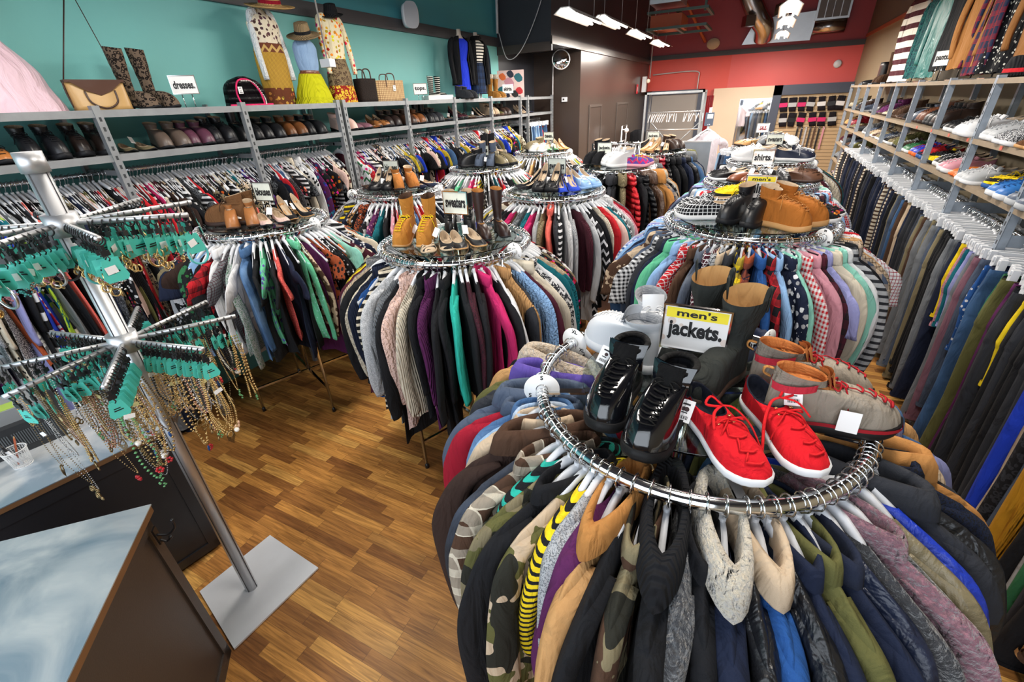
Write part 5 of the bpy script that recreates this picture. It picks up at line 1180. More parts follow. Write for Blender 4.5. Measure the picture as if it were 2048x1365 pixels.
pm_ = MB(); [bead(pm_, (.008*math.cos(k*1.3), .003, -.006*k), .005) for k in range(7)]; pend['green'] = (pm_.mesh('pendant', bead_mats['green']), 'green bead')
pm_ = MB(); pm_.cbox((0, 0, -.015), (.018, .004, .022)); pend['locket'] = (pm_.mesh('pendant', brass), 'square locket')
pm_ = MB(); [pm_.ball((.009*math.cos(k*1.05), 0, .009*math.sin(k*1.05)-.012), .005, 8) for k in range(6)]; pend['flower'] = (pm_.mesh('pendant', bead_mats['red']), 'red flower')
PK = list(pend)
bang = MB(); bang.ring((0, 0, -.032), .032, .0035, 28, 7, axis='y'); BANG = {k: bang.mesh('bangle', v) for k, v in (('gold', gold), ('silver', silver), ('turquoise', bead_mats['turquoise']), ('black', bead_mats['black']))}
lk = MB()
for i in range(9):
    a = pi*(.0+i/8); lk.ring((.022*math.cos(a+pi/2)*1.2, .004*(i % 2), -.035-.028*math.sin(a-pi/2)), .0105, .0026, 12, 5, axis='y' if i % 2 else 'x')
LINK = lk.mesh('chunky_chain', gold)
ch = MB()
for i in range(26): bead(ch, (R.uniform(-.018, .018), R.uniform(-.006, .006), -R.uniform(0, .055)), R.uniform(.002, .0045))
CHARM = {k: ch.mesh('charms', bead_mats[k]) for k in ('gold', 'silver', 'pearl', 'pinkb', 'turquoise', 'red', 'rose')}
ORD = ['outermost', 'second', 'third', 'fourth', 'fifth', 'sixth', 'seventh', 'eighth', 'ninth', 'tenth', 'eleventh', 'twelfth', 'thirteenth', 'fourteenth', 'fifteenth', 'sixteenth']
mk_names = list(bead_mats); word = dict(rose='rose gold', pinkb='pink', blueb='blue', pearl='pearl', brass='antique brass', black='jet black')
ci = 0
for nm, k, a, L_, zt in ARMS:
    n = 13; seen = set()
    for i in range(n):
        rr = L_-.012-(L_-.08)*i/(n-1)+R.uniform(-.004, .004); p = (JX+rr*math.cos(a), JY+rr*math.sin(a), zt+.0)
        tw = a+pi/2+R.uniform(-.5, .5); tilt = R.uniform(-.12, .12)
        pos = f'{ORD[i]} from the tip' if i else 'at the tip'
        if nm == 'lower':
            mk = R.choice(['gold', 'gold', 'silver', 'brass', 'pearl', 'rose', 'gold', 'black', 'silver', 'brass']); si = R.randrange(8); pd = R.choice(PK+[None]*3)
            if k == 0 and i < 3: mk, pd = 'gold', ('pearl', 'fringe', None)[i]
            if k == 7 and i == 1: mk, pd, si = 'green', 'green', 5
            if k == 6 and i == 0: mk, pd, si = 'brass', 'scroll', 2
            if k == 5 and i == 1: mk, pd, si = 'brass', 'fringe', 2
            lab = f'{word.get(mk, mk)} necklace'+(f' with {pend[pd][1]} pendant' if pd else '')+f', {pos} of lower {ANM[(nm, k)]} arm'
            t = thing('necklace', lab, 'necklace', p, tw, 'necklaces on the jewelry stand', rot=(tilt, 0, tw))
            link('plastic_hook', HK, t); link('teal_card', CARDM[0], t, (0, 0, -.058))
            c = link('chain', chain_mesh(si, mk), t, (0, .002, -.07)); s_ = R.uniform(.75, 1.0); c.scale = (s_, 1, s_)
            if pd: link('pendant', pend[pd][0], c, (0, 0, -STR[si][0]-.008))
            if i % 3 == 0: MB().cbox((0, 0, 0), (.028, .0006, .014)).build('price_tag', yellowcard if i % 2 else ctag, t, (R.uniform(-.02, .02), -.004, -.1-R.uniform(0, .06)), (0, R.uniform(-.5, .5), R.uniform(-.4, .4)))
        else:
            kind = R.choice(['bangle', 'charms', 'charms', 'chunky', 'charms'])
            if k == 7 and i < 2: kind = 'chunky'
            mk = R.choice(list(CHARM) if kind == 'charms' else list(BANG))
            if kind == 'chunky': mk = 'gold'
            what = {'bangle': f'{word.get(mk, mk)} bangle', 'charms': f'{word.get(mk, mk)} beaded earrings', 'chunky': 'chunky gold chain bracelet'}[kind]
            t = thing({'bangle': 'bangle', 'charms': 'earrings', 'chunky': 'bracelet'}[kind], f'{what} on teal card, {pos} of upper {ANM[(nm, k)]} arm', {'bangle': 'bangle', 'charms': 'earrings', 'chunky': 'bracelet'}[kind], p, tw, 'bracelets and earrings on the jewelry stand', rot=(tilt, 0, tw))
            link('plastic_hook', HK, t); cd_ = link('teal_card', CARDM[i % 2], t, (0, 0, -.058)); cd_.scale = (1.15, 1, 1.2)
            link({'bangle': 'ring', 'charms': 'beads', 'chunky': 'links'}[kind], {'bangle': BANG.get(mk), 'charms': CHARM.get(mk), 'chunky': LINK}[kind], t, (0, .004, -.09))
            if i % 2 == 0: MB().cbox((0, 0, 0), (.026, .0006, .02)).build('price_tag', ctag, t, (R.uniform(-.01, .01), -.003, -.085), (0, R.uniform(-.3, .3), 0))

# ------------------------------------------------------------------ the two counters in the near left
pd_ = thing('pedestal', 'dark brown display pedestal with a sheet metal top in the near left corner', 'counter', (-1.651, .39, 0))
A_ = Vector((-1.651, .39, 0)); e1 = Vector((.715, -.70, 0)).normalized(); e2 = Vector((-.70, -.715, 0)).normalized()
def prism(m, o_, a, b, z0, z1, mi=0):
    P = [o_, o_+a, o_+a+b, o_+b]; return m.poly([Vector((p.x, p.y, z0)) for p in P][::-1], (0, 0, z1-z0), mi)
o0 = Vector((0, 0, 0))
ped = plain('pedestal_paint', (.058, .046, .04), .42, bump=.05, vary=.06)
m = MB(); prism(m, o0+e1*.02+e2*.02, e1*.62, e2*.62, .01, .845); m.build('body', ped, pd_)
m = MB()
def strip(m, base_o, d, nrm, a0, a1, z0, z1, th=.008):
    P = [base_o+d*a0, base_o+d*a1]; q = [Vector((P[0].x, P[0].y, z0)), Vector((P[1].x, P[1].y, z0)), Vector((P[1].x, P[1].y, z1)), Vector((P[0].x, P[0].y, z1))]; m.poly(q, nrm*th)
nf = -e2; so = o0+e1*.02+e2*.02
strip(m, so, e1, nf, 0, .62, .0, .06); strip(m, so, e1, nf, 0, .62, .80, .845); strip(m, so, e1, nf, 0, .045, .0, .845); strip(m, so, e1, nf, .575, .62, .0, .845)
m.build('panel_frame', ped, pd_)
m = MB(); prism(m, o0+e1*0+e2*0, e1*.66, e2*.66, .845, .872, 0); m.build('top_edge', plain('plywood_edge', '7a5636', .6, vary=.2), pd_)
def zincmat():
    m, nt, b = base('zinc_sheet'); L = nt.links.new; tc = N(nt, 'TexCoord')
    n = N(nt, 'TexNoise'); n.inputs['Scale'].default_value = 3.5; n.inputs['Detail'].default_value = 8; n.inputs['Distortion'].default_value = 1; L(tc.outputs['Object'], n.inputs['Vector'])
    r = N(nt, 'ValToRGB'); r.color_ramp.elements[0].position = .38; r.color_ramp.elements[0].color = (.34, .44, .54, 1); r.color_ramp.elements[1].position = .62; r.color_ramp.elements[1].color = (.8, .83, .85, 1)
    L(n.outputs['Fac'], r.inputs[0]); L(r.outputs[0], b.inputs['Base Color']); b.inputs['Metallic'].default_value = .5
    L(math_(nt, 'ADD', math_(nt, 'MULTIPLY', n.outputs['Fac'], .3), .2), b.inputs['Roughness']); return m
zinc = zincmat()
m = MB(); prism(m, o0-e1*.002-e2*.002, e1*.664, e2*.664, .872, .876, 0); m.build('metal_top', zinc, pd_)
hkk = thing('coat_hook', 'small black double coat hook on the side of the pedestal', 'hook', (A_.x+.02, A_.y-.025, .8))
hb = so+e1*.06
q = MB(); nx = nf; c_ = Vector((.025, -.015, 0))
q.poly([Vector((c_.x, c_.y, z))+e1*s_ for z, s_ in ((.02, -.012), (.02, .012), (-.05, .01), (-.05, -.01))], nf*.006)
q.build('plate', blackp, hkk)
q = MB(); q.tube(smooth_path([c_+nf*.004+Vector((0, 0, -.01)), c_+nf*.035+Vector((0, 0, -.02)), c_+nf*.06+Vector((0, 0, .0)), c_+nf*.065+Vector((0, 0, .03))], 5), .004, 8); q.ball(c_+nf*.065+Vector((0, 0, .035)), .007, 8); q.build('prong', blackp, hkk)
q = MB(); q.tube(smooth_path([c_+nf*.004+Vector((0, 0, -.035)), c_+nf*.02+Vector((0, 0, -.05)), c_+nf*.035+Vector((0, 0, -.04))], 5), .004, 8); q.ball(c_+nf*.036+Vector((0, 0, -.036)), .007, 8); q.build('prong', blackp, hkk)

cb = thing('counter_cabinet', 'black wooden cash counter behind the jewelry stand', 'counter', (-2.2, .69, 0), 0)
f1 = Vector((-.17, -.985, 0)).normalized(); f2 = Vector((-.985, .17, 0)).normalized(); blk = plain('black_cabinet_paint', (.02, .021, .026), .42, bump=.04)
m = MB(); prism(m, o0, f1*1.3, f2*.55, .02, .775); m.build('body', blk, cb)
m = MB(); strip(m, o0, f1, -f2, 0, 1.3, .02, .07); strip(m, o0, f1, -f2, 0, 1.3, .71, .775); strip(m, o0, f1, -f2, 0, .05, .02, .775); strip(m, o0, f1, -f2, .62, .67, .02, .775); m.build('panel_frame', blk, cb)
m = MB(); prism(m, o0-f2*.02-f1*.01, f1*1.32, f2*.58, .775, .797); m.build('top_edge', plain('plywood_edge', '7a5636'), cb)
m = MB(); prism(m, o0-f2*.022-f1*.012, f1*1.324, f2*.584, .797, .801); m.build('metal_top', zinc, cb)
pr = thing('receipt_printer', 'black boxed printer with slotted vents on the cash counter', 'printer', (-2.62, .33, .801), math.radians(78))
m = MB(); m.box((-.17, -.02, 0), (.2, .22, .13)); m.build('body', plain('printer_black', (.02, .021, .024), .4), pr)
m = MB(); [m.box((-.14+.0075*k, -.0225, .03), (-.1365+.0075*k, -.0195, .1)) for k in range(40) if k != 20]; m.build('vent', plain('vent_grey', (.09, .1, .11), .5), pr)
m = MB(); m.box((-.1, .02, .13), (.16, .2, .19)); m.build('lid', plain('printer_grey', (.25, .26, .27), .4), pr)
m = MB(); m.box((-.02, .03, .19), (.08, .1, .1915)); m.build('label_sticker', plain('lime_sticker', (.35, .5, .08), .5), pr)
cup = thing('pen_cup', 'white wire mesh pen cup on the cash counter', 'pen cup', (-2.5, .31, .801))
prof = [(.03, 0), (.033, .02), (.04, .08)]
m = MB(); m.lathe([(.001, .002), (.029, .002)], n=28)
for i in range(26):
    a = 2*pi*i/26; m.tube([(.03*math.cos(a), .03*math.sin(a), 0), (.04*math.cos(a+.3), .04*math.sin(a+.3), .08)], .0006, 4); m.tube([(.03*math.cos(a), .03*math.sin(a), 0), (.04*math.cos(a-.3), .04*math.sin(a-.3), .08)], .0006, 4)
for i in range(9): m.ring((0, 0, .004+.0085*i), .0305+.0011*i, .0005, 28, 4)
m.build('mesh', plain('white_wire', (.7, .7, .7), .4), cup)
m = MB(); m.ring((0, 0, .002), .03, .002, 32, 6); m.build('base_ring', plain('white_wire', (.7, .7, .7), .4), cup); m = MB(); m.ring((0, 0, .08), .04, .002, 32, 6); m.build('rim', plain('white_wire', (.7, .7, .7), .4), cup)
mk_ = thing('marker_pen', 'black and white marker pen standing in the mesh cup', 'marker', (-2.5, .31, .806), rot=(.2, -.25, 0))
MB().cyl((0, 0), .005, 0, .075, 12).build('barrel', whitep, mk_); MB().cyl((0, 0), .006, .075, .115, 12).build('cap', blackp, mk_)
pn = thing('pencil', 'brown pencil leaning in the mesh cup', 'pencil', (-2.51, .3, .806), rot=(-.35, -.3, 0)); MB().cyl((0, 0), .0035, 0, .11, 6).build('barrel', plain('pencil_brown', 'rust'), pn); MB().cyl((0, 0), .0035, .11, .12, 6, r2=.0005).build('tip', plain('pencil_wood', 'tan'), pn)
# ------------------------------------------------------------------ things shown on top of the left shelf
TZ = 2.107
def display_dress(name, label, cat, y, prof, segs, x=-3.53, depth=.55, pleat=10, group='clothes displayed on top of the left shelf', sleeves=None, rz=0.0):
    """prof: list of (height, half width); segs: list of (z0, z1, c1, c2, pattern, part name); loft of a clothed form standing on the shelf"""
    t = thing(name, label, cat, (x, y, TZ), rz, group); n = 48
    def W(z):
        for (a, u), (b, v) in zip(prof, prof[1:]):
            if z <= b: q = (z-a)/(b-a); q = q*q*(3-2*q); return u+(v-u)*q
        return prof[-1][1]
    for z0, z1, c1, c2, pat, pn in segs:
        rows = []; ns = max(4, int((z1-z0)/.03))
        for i in range(ns+1):
            z = z0+(z1-z0)*i/ns; w_ = W(z); pl = .05*min(1, max(0, (.5*prof[-1][0]-z)/(.5*prof[-1][0])))
            rows.append([((w_*depth)*math.cos(a)*(1+pl*math.sin(pleat*a)), w_*math.sin(a)*(1+pl*math.sin(pleat*a+1)), z) for a in [2*pi*k/n for k in range(n)]])
        o = MB().quad_grid(rows, True).build(pn, fabric(pat), t); tint(o, c1, c2)
    if sleeves:
        c1, c2, pat, Ls = sleeves; H = prof[-1][0]
        for s in (1, -1):
            ws = W(H*.93); P = smooth_path([(0, s*ws*.6, H*.97), (.0, s*(ws+.01), H*.93), (.02, s*(ws+.04), H*.93-Ls*.4), (.05, s*(ws+.045), H*.93-Ls)], 5)
            o = MB().tube(P, [.03-.0006*i for i in range(len(P))], 12).build('sleeve', fabric(pat), t); tint(o, c1, c2)
    return t
display_dress('dress', 'pale pink sleeveless dress with lilac sash at the near end of the left shelf', 'dress', 1.14, [(0, .27), (.15, .23), (.4, .105), (.62, .12), (.7, .1), (.75, .04)], [(0, .4, 'd9bccb', 'e6d3dc', 'satin', 'skirt'), (.4, .425, 'lavender', None, 'satin', 'sash'), (.425, .75, 'd9bccb', 'white', 'marble', 'bodice')], pleat=9)
def hat(name, label, loc, rx, rb, h_, c, band, rot, cat='hat'):
    t = thing(name, label, cat, loc, rot=rot)
    m = MB(); m.lathe([(.001, h_*.93), (rx*.55, h_), (rx*.85, h_*.93), (rx*.95, h_*.5), (rx, .01), (rx*1.1, 0), (rb*.8, -.012), (rb, -.004), (rb, -.008), (rb*.8, -.018), (rx*1.05, -.006)], n=36, sx=.92, sy=1.1)
    o = m.build('crown_and_brim', fabric('ribbed'), t); tint(o, c)
    m = MB(); m.lathe([(rx*1.02, .004), (rx*1.0, .03), (rx*.99, .03)], n=36, sx=.925, sy=1.105); o = m.build('hat_band', fabric('suede'), t); tint(o, band); return t
display_dress('dress', 'long cream and gold printed dress with white cardigan sleeves under the big straw hat', 'dress', 2.86, [(0, .13), (.3, .135), (.44, .12), (.55, .13), (.64, .03)], [(0, .12, '6a3a24', 'b08a3a', 'floral', 'hem'), (.12, .36, 'b8923a', '6a4a24', 'pinstriped', 'skirt'), (.36, .42, '6a3a28', 'c0a060', 'aztec', 'waistband'), (.42, .64, 'e0d6c0', '5a3a3a', 'floral', 'bodice')], pleat=7, sleeves=('d8dde0', 'white', 'cable_knit', .42))
hat('sun_hat', 'wide brimmed straw hat with red band, topmost on the left shelf', (-3.42, 2.88, 2.765), .075, .17, .06, 'c8a26a', 'crimson', (.12, .2, .1))
display_dress('skirt_set', 'sleeveless denim shirt with bright yellow pleated skirt on the left shelf', 'outfit', 3.14, [(0, .2), (.05, .17), (.2, .12), (.24, .09), (.3, .105), (.42, .11), (.47, .05)], [(0, .05, 'b0b010', 'd8d820', 'ribbed', 'hem'), (.05, .22, 'b8b812', 'd0d020', 'ribbed', 'skirt'), (.22, .245, '6a3a20', None, 'leather', 'belt'), (.245, .47, '7f9cc0', '90aed0', 'denim', 'shirt')], pleat=16, x=-3.45)
hat('fedora', 'brown felt hat with black band above the denim shirt', (-3.42, 3.13, 2.6), .06, .125, .085, '8a7658', 'black', (.25, .25, 0))
display_dress('dress', 'cream floral blouse with beaded brown and red skirt under the black hat', 'outfit', 3.55, [(0, .15), (.2, .13), (.36, .1), (.55, .12), (.62, .12), (.68, .03)], [(0, .14, '8a2018', 'd8b83a', 'leopard', 'hem'), (.14, .35, '7a6a50', '4a3a2c', 'leopard', 'skirt'), (.35, .68, 'e2d8b8', 'd8a020', 'floral', 'blouse')], pleat=6, sleeves=('e2d8b8', 'd06020', 'floral', .4))
hat('felt_hat', 'small black felt hat above the cream floral blouse', (-3.5, 3.56, 2.79), .055, .1, .075, 'black', 'black', (.2, .2, 0))
# handbags
hb_ = thing('handbag', 'tan doctor style handbag with brown trim and long hanging strap', 'handbag', (-3.46, 1.57, TZ), math.radians(80), 'bags on top of the left shelf')
def bagbody(w_, d_, h_, top=.75, n=24):
    rows = []
    for i in range(7):
        t = i/6; k = 1-(1-top)*t
        rows.append([(w_/2*sgnpow(math.cos(a), .45), d_/2*k*sgnpow(math.sin(a), .45), h_*t) for a in [2*pi*q/n for q in range(n)]])
    return MB().quad_grid(rows, True, 0, True)
o = bagbody(.27, .12, .15, .45).build('body', fabric('shoe_leather'), hb_); tint(o, 'b8935c')
q = MB(); q.box((-.137, -.034, .142), (.137, .034, .156)); q.poly([Vector((x, -.041, z)) for x, z in ((-.12, .145), (.12, .145), (.06, .1), (0, .075), (-.06, .1))], (0, -.006, 0)); o = q.build('flap', fabric('shoe_leather'), hb_); tint(o, '4a2c20')
for s in (-1, 1):
    q = MB(); q.tube(smooth_path([(-.07, -.05, .1), (-.06, -.06, .04), (0, -.065, .01), (.06, -.06, .04), (.07, -.05, .1)] if s < 0 else [(-.135, 0, .02), (-.14, 0, .1), (-.136, 0, .15)], 6), .005, 6); o = q.build('handle', fabric('shoe_leather'), hb_); tint(o, '3a2218')
q = MB(); q.tube([(-.13, 0, .15), (.08, .1, .62)], .006, 6, flatten=.3); q.tube([(.13, 0, .15), (.09, .1, .62)], .006, 6, flatten=.3); o = q.build('strap', fabric('shoe_leather'), hb_); tint(o, '3a2218')
bp_ = thing('backpack', 'black sequinned backpack with hot pink trim and chain', 'backpack', (-3.46, 2.5, TZ), math.radians(75), 'bags on top of the left shelf')
rows = []
for i in range(9):
    t = i/8; w_ = .15*(1-.12*t)*math.sqrt(max(.02, 1-(max(0, t-.55)/.46)**2)); rows.append([(w_*math.cos(a), .08*(1-.4*t)*sgnpow(math.sin(a), .7), .19*t) for a in [2*pi*q/28 for q in range(28)]])
o = MB().quad_grid(rows, True, 0, True).build('body', fabric('quilted'), bp_); tint(o, '0c0c10')
q = MB(); q.tube(smooth_path([(-.07, -.082, .0), (-.085, -.08, .08), (-.05, -.06, .16), (.03, -.055, .165), (.08, -.07, .1), (.09, -.085, .01)], 6), .006, 6); q.box((-.15, -.09, 0), (.15, -.08, .012)); o = q.build('pink_trim', fabric('solid'), bp_); tint(o, 'e0306a')
q = MB(); 
for p in smooth_path([(-.03, -.075, .16), (.05, -.075, .15), (.1, -.08, .06), (.1, -.09, .01)], 8): bead(q, p, .006)
q.build('chain', bead_mats['pearl'], bp_); tagcard(bp_, (-.06, -.095, .1), (0, 0, 0), .03, .045)
wb = thing('woven_bag', 'dark woven tote bag left of the straw basket', 'bag', (-3.5, 3.83, TZ), math.radians(80), 'bags on top of the left shelf')
o = bagbody(.2, .12, .2, 1.15).build('body', fabric('croco'), wb); tint(o, '2a211c', 'black')
for s in (-1, 1):
    q = MB(); q.tube(smooth_path([(-.05, s*.04, .18), (-.04, s*.045, .26), (0, s*.045, .28), (.04, s*.045, .26), (.05, s*.04, .18)], 6), .006, 6); o = q.build('handle', fabric('shoe_leather'), wb); tint(o, '3a241a')
sb = thing('straw_basket', 'rectangular striped straw basket bag with dark handles', 'bag', (-3.5, 4.16, TZ), math.radians(72), 'bags on top of the left shelf')
o = bagbody(.34, .12, .19, 1.05).build('body', fabric('checked'), sb); tint(o, 'c9ac80', '6a3a2a')
for s in (-1, 1):
    q = MB(); q.tube(smooth_path([(-.05, s*.06, .13), (-.045, s*.062, .23), (0, s*.06, .25), (.045, s*.062, .23), (.05, s*.06, .13)], 6), .005, 6); o = q.build('handle', fabric('shoe_leather'), sb); tint(o, '4a2a20')
tagcard(sb, (.03, -.075, .12), (0, 0, 0), .03, .05)
for i, (yy, wd) in enumerate(((1.74, 'left'), (1.86, 'right'))):
    one_shoe('tall_boot', (-3.55, yy, TZ), math.radians(-70), f'{wd} tall leopard print boot beside the tan handbag', c='6a5a4c', c2='1a1310', mat='leopard', sole='black', lining='black', group='tall boots on the left shelf', s=.82)
bx = thing('shoe_box_lid', 'white cardboard lid under the zebra striped boots', 'box', (-3.48, 5.0, TZ), math.radians(60))
q = MB(); q.box((-.16, -.1, 0), (.16, .1, .004)); q.box((-.16, -.1, 0), (.16, -.097, .05)); q.box((-.16, .097, 0), (.16, .1, .05)); q.box((-.16, -.1, 0), (-.157, .1, .05)); q.box((.157, -.1, 0), (.16, .1, .05)); q.build('lid', ctag, bx)
for i, (yy, wd) in enumerate(((4.93, 'left'), (5.07, 'right'))):
    one_shoe('tall_boot', (-3.55, yy, TZ+.006), math.radians(-75), f'{wd} black and white striped tall boot in the white lid', c='0c0c0c', c2='d8d4cc', mat='striped', sole='black', lining='black', lace='white', group='boots on the left shelf', s=.6)
for i, (yy, wd) in enumerate(((6.3, 'left'), (6.46, 'right'))):
    t = one_shoe('tall_boot', (-3.52, yy, TZ), math.radians(-75), f'{wd} tan sheepskin boot with woolly cuff near the poster', c='9a6a30', mat='suede', sole='tan', lining='cream', group='boots on the left shelf', s=.72)
    o = MB().lathe([(.05, .33), (.068, .34), (.07, .4), (.055, .41), (.045, .38)], (0, .055, 0), 20).build('woolly_cuff', fabric('shearling'), t); tint(o, 'cream', 'beige')
for i in range(2): one_shoe('ankle_boot', (-3.45, 5.35+.12*i, TZ), math.radians(-75), f'{("left", "right")[i]} dark ankle boot at the feet of the blazer form', c='charcoal', mat='suede', sole='black', group='boots on the left shelf', s=.85)
# dress forms with blazers
def dress_form(y, label, inner, outer, skirt, scarf=None, x=-3.5, H=.74):
    t = thing('dress_form', label, 'mannequin', (x, y, TZ), math.radians(-15), 'dress forms on the left shelf'); n = 32
    def loft(prof, name, mat, c1, c2=None, d=.6, a0=0, a1=2*pi, cx=0.):
        k = 40; closed = abs(a1-a0-2*pi) < .01
        rows = [[(w_*d*math.cos(a)+cx, w_*math.sin(a), z) for a in [a0+(a1-a0)*q/(k if closed else k-1) for q in range(k)]] for z, w_ in prof]
        o = MB().quad_grid(rows, closed).build(name, mat, t)
        if c1: tint(o, c1, c2)
        return o
    loft([(.0, .012), (.1, .012)], 'stand', steel, None, d=1); MB().cyl((0, 0), .07, 0, .008, 24).build('base', steel, t)
    loft([(.22, .1), (.34, .1), (.44, .08), (.55, .115), (.62, .12), (.665, .06), (.7, .032), (.755, .03), (.756, .001)], 'torso', plain('form_plaster', (.62, .55, .48), .5), None)
    loft([(.06, .125), (.2, .12), (.34, .112), (.42, .098)], 'skirt', fabric(skirt[2]), skirt[0], skirt[1], d=.65)
    loft([(.3, .112), (.44, .092), (.55, .124), (.62, .128), (.655, .075)], 'top', fabric(inner[2]), inner[0], inner[1], d=.66)
    loft([(.16, .15), (.3, .135), (.44, .112), (.55, .14), (.62, .142), (.66, .09), (.685, .05)], 'jacket', fabric(outer[2]), outer[0], outer[1], d=.72, a0=.62, a1=2*pi-.62)
    for s in (1, -1):
        P = smooth_path([(0, s*.1, .64), (0, s*.15, .6), (.01, s*.175, .45), (.03, s*.165, .25), (.04, s*.16, .17)], 5); o = MB().tube(P, [.036-.0005*i for i in range(len(P))], 12).build('sleeve', fabric(outer[2]), t); tint(o, outer[0], outer[1])
    if scarf: o = MB().ring((0, 0, .69), .05, .025, 24, 10).build('scarf', fabric('ribbed'), t); tint(o, scarf)
    return t
dress_form(5.62, 'dress form in a black blazer over a bright blue dress', ('1c36c8', None, 'solid'), ('15161a', None, 'solid'), ('1c36c8', None, 'solid'))
dress_form(6.02, 'dress form in black jacket, striped top and dark blue skirt', ('e8e4da', '15161a', 'striped'), ('15161a', None, 'solid'), ('1d3050', '10182a', 'plaid'), '101012')
dress_form(6.28, 'dress form in teal patterned top and brown skirt', ('1d4a66', '0c1420', 'floral'), ('14263a', '0c1420', 'heather'), ('4a4238', None, 'solid'), x=-3.62)
# ------------------------------------------------------------------ clothes on top of the right shelf
RZ = 2.053
def upright(kind, var, y, c1, c2, pat, label, s=1.0, rz=90, x=1.5, collar=None, clipb=False):
    L_ = {'dress': .96, 'big_jacket': .86, 'sweater': .82, 'cardigan': .74, 'shirt': .72}[kind]
    o = hang(kind, c1, c2, pat, (x, y, RZ+L_*s+.12), math.radians(rz), True, var, label, None, 'clothes displayed on top of the right shelf', s, 0, collar)
    st_ = MB().tube([(0, 0, -.3), (0, 0, -(L_*s+.12)/s)], .006, 8).box((-.08, -.06, -(L_*s+.12)/s), (.08, .06, -(L_*s+.12)/s+.008)).build('form_stand', chrome, o); return o
upright('sweater', 4, 8.3, 'e2ddd4', '4a2028', 'wide_striped', 'white sweater with thin dark stripes on the right shelf top', 1.15, 100)
upright('cardigan', 1, 7.5, '1f5a58', '0c2a38', 'leopard', 'teal lace cardigan on the right shelf top', 1.1, 95)
upright('big_jacket', 2, 7.0, '1f6a66', None, 'satin', 'sea green draped jacket behind the pants sign', .9, 95)
upright('big_jacket', 0, 6.5, '14161a', None, 'solid', 'black jacket with hanging tag on the right shelf top', 1.0, 90)
upright('big_jacket', 3, 5.9, 'a87440', None, 'suede', 'tan long coat on the right shelf top', 1.05, 90)
upright('shirt', 1, 5.55, '1c2745', '8a1c28', 'plaid', 'navy and red plaid shirt under the tan coat', 1.1, 85)
upright('dress', 2, 5.1, '101218', 'd8d8d0', 'dotted', 'black dress with white daisies on the right shelf top', .95, 90)
upright('big_jacket', 4, 4.65, '9a6a3c', None, 'suede', 'tan hooded coat right of the daisy dress', 1.0, 88)
upright('sweater', 2, 4.15, '1c2745', 'c03028', 'heather', 'navy knit sweater at the near end of the right shelf top', 1.05, 88)
for i, (yy, wd) in enumerate(((9.0, 'left'), (9.22, 'right'))):
    one_shoe('tall_boot', (1.62, yy, RZ), math.radians(110), f'{wd} tall brown boot at the far end of the right shelf top', c='4a3426', mat='suede', sole='black', lining='chocolate', group='boots on the right shelf top', s=1.0)
for i, yy in enumerate((9.6, 9.85)): one_shoe('loafer', (1.6, yy, RZ), math.radians(95), f'{("nearer", "farther")[i]} black loafer at the far end of the right shelf top', c='black', sole='black', group='shoes on the right shelf top')
bn = thing('black_bag', 'small black bag with white print beside the tall brown boots', 'bag', (1.5, 9.35, RZ), math.radians(90)); o = bagbody(.24, .1, .28, .9).build('body', fabric('shoe_leather'), bn); tint(o, '101012')
hat('knit_cap', 'black and red striped knit cap at the right edge of the shelf top', (1.42, 4.35, RZ+.02), .1, .11, .1, 'black', 'red', (0, 0, 0), 'hat')

# ------------------------------------------------------------------ back of the shop
for k in range(2):
    for i in range(7 if k == 0 else 6):
        x = (.42+.195*i) if k == 0 else (.48+.202*i); z = 1.86 if k == 0 else 1.53
        bandc = [['hotpink', 'lightgrey', 'hotpink', 'lightgrey', 'white', 'charcoal', 'white'], ['lightgrey', 'black', 'hotpink', 'hotpink', 'hotpink', 'lightgrey']][k][i]
        t = thing('sock_pack', f'{cname(bandc)} banded black sock pack, {ORD[i] if i else "leftmost"} from left in {("upper", "lower")[k]} row', 'socks', (x, 13.84, z), R.uniform(-.1, .1), 'sock packs on the slatted wall', rot=(0, R.uniform(-.12, .12), 0))
        q = MB(); rows = []
        for j_ in range(6):
            tt = j_/5; rows.append([(.075*(1+.12*math.sin(3*tt+i))*math.cos(a)+.03*tt*tt, -.02+.014*math.sin(a), -.3*tt) for a in [2*pi*q_/14 for q_ in range(14)]])
        q.quad_grid(rows, True, 0, True); o = q.build('socks', fabric('solid'), t); tint(o, '17131a')
        q = MB(); q.box((-.08, -.037, -.2), (.09, -.002, -.11)); o = q.build('paper_band', fabric('rubber'), t); tint(o, bandc)
        MB().tube([(0, .015, .01), (0, -.04, .012)], .004, 6).build('peg', chrome, t)
for i in range(7):
    x = .85+.09*i; t = thing('belt', f'{("black", "navy", "white", "charcoal", "brown", "black studded", "pink striped")[i]} belt hanging below the socks', 'belt', (x, 13.83, 1.22), 0, 'belts on the slatted wall')
    o = MB().box((-.018, -.012, -.5-.03*(i % 3)), (.018, -.004, 0)).build('strap', fabric('shoe_leather'), t); tint(o, ('black', 'navy', 'lightgrey', 'charcoal', 'brown', 'black', 'pink')[i])
    MB().ring((0, -.01, -.02), .02, .004, 14, 6, axis='y').build('buckle', chrome, t)
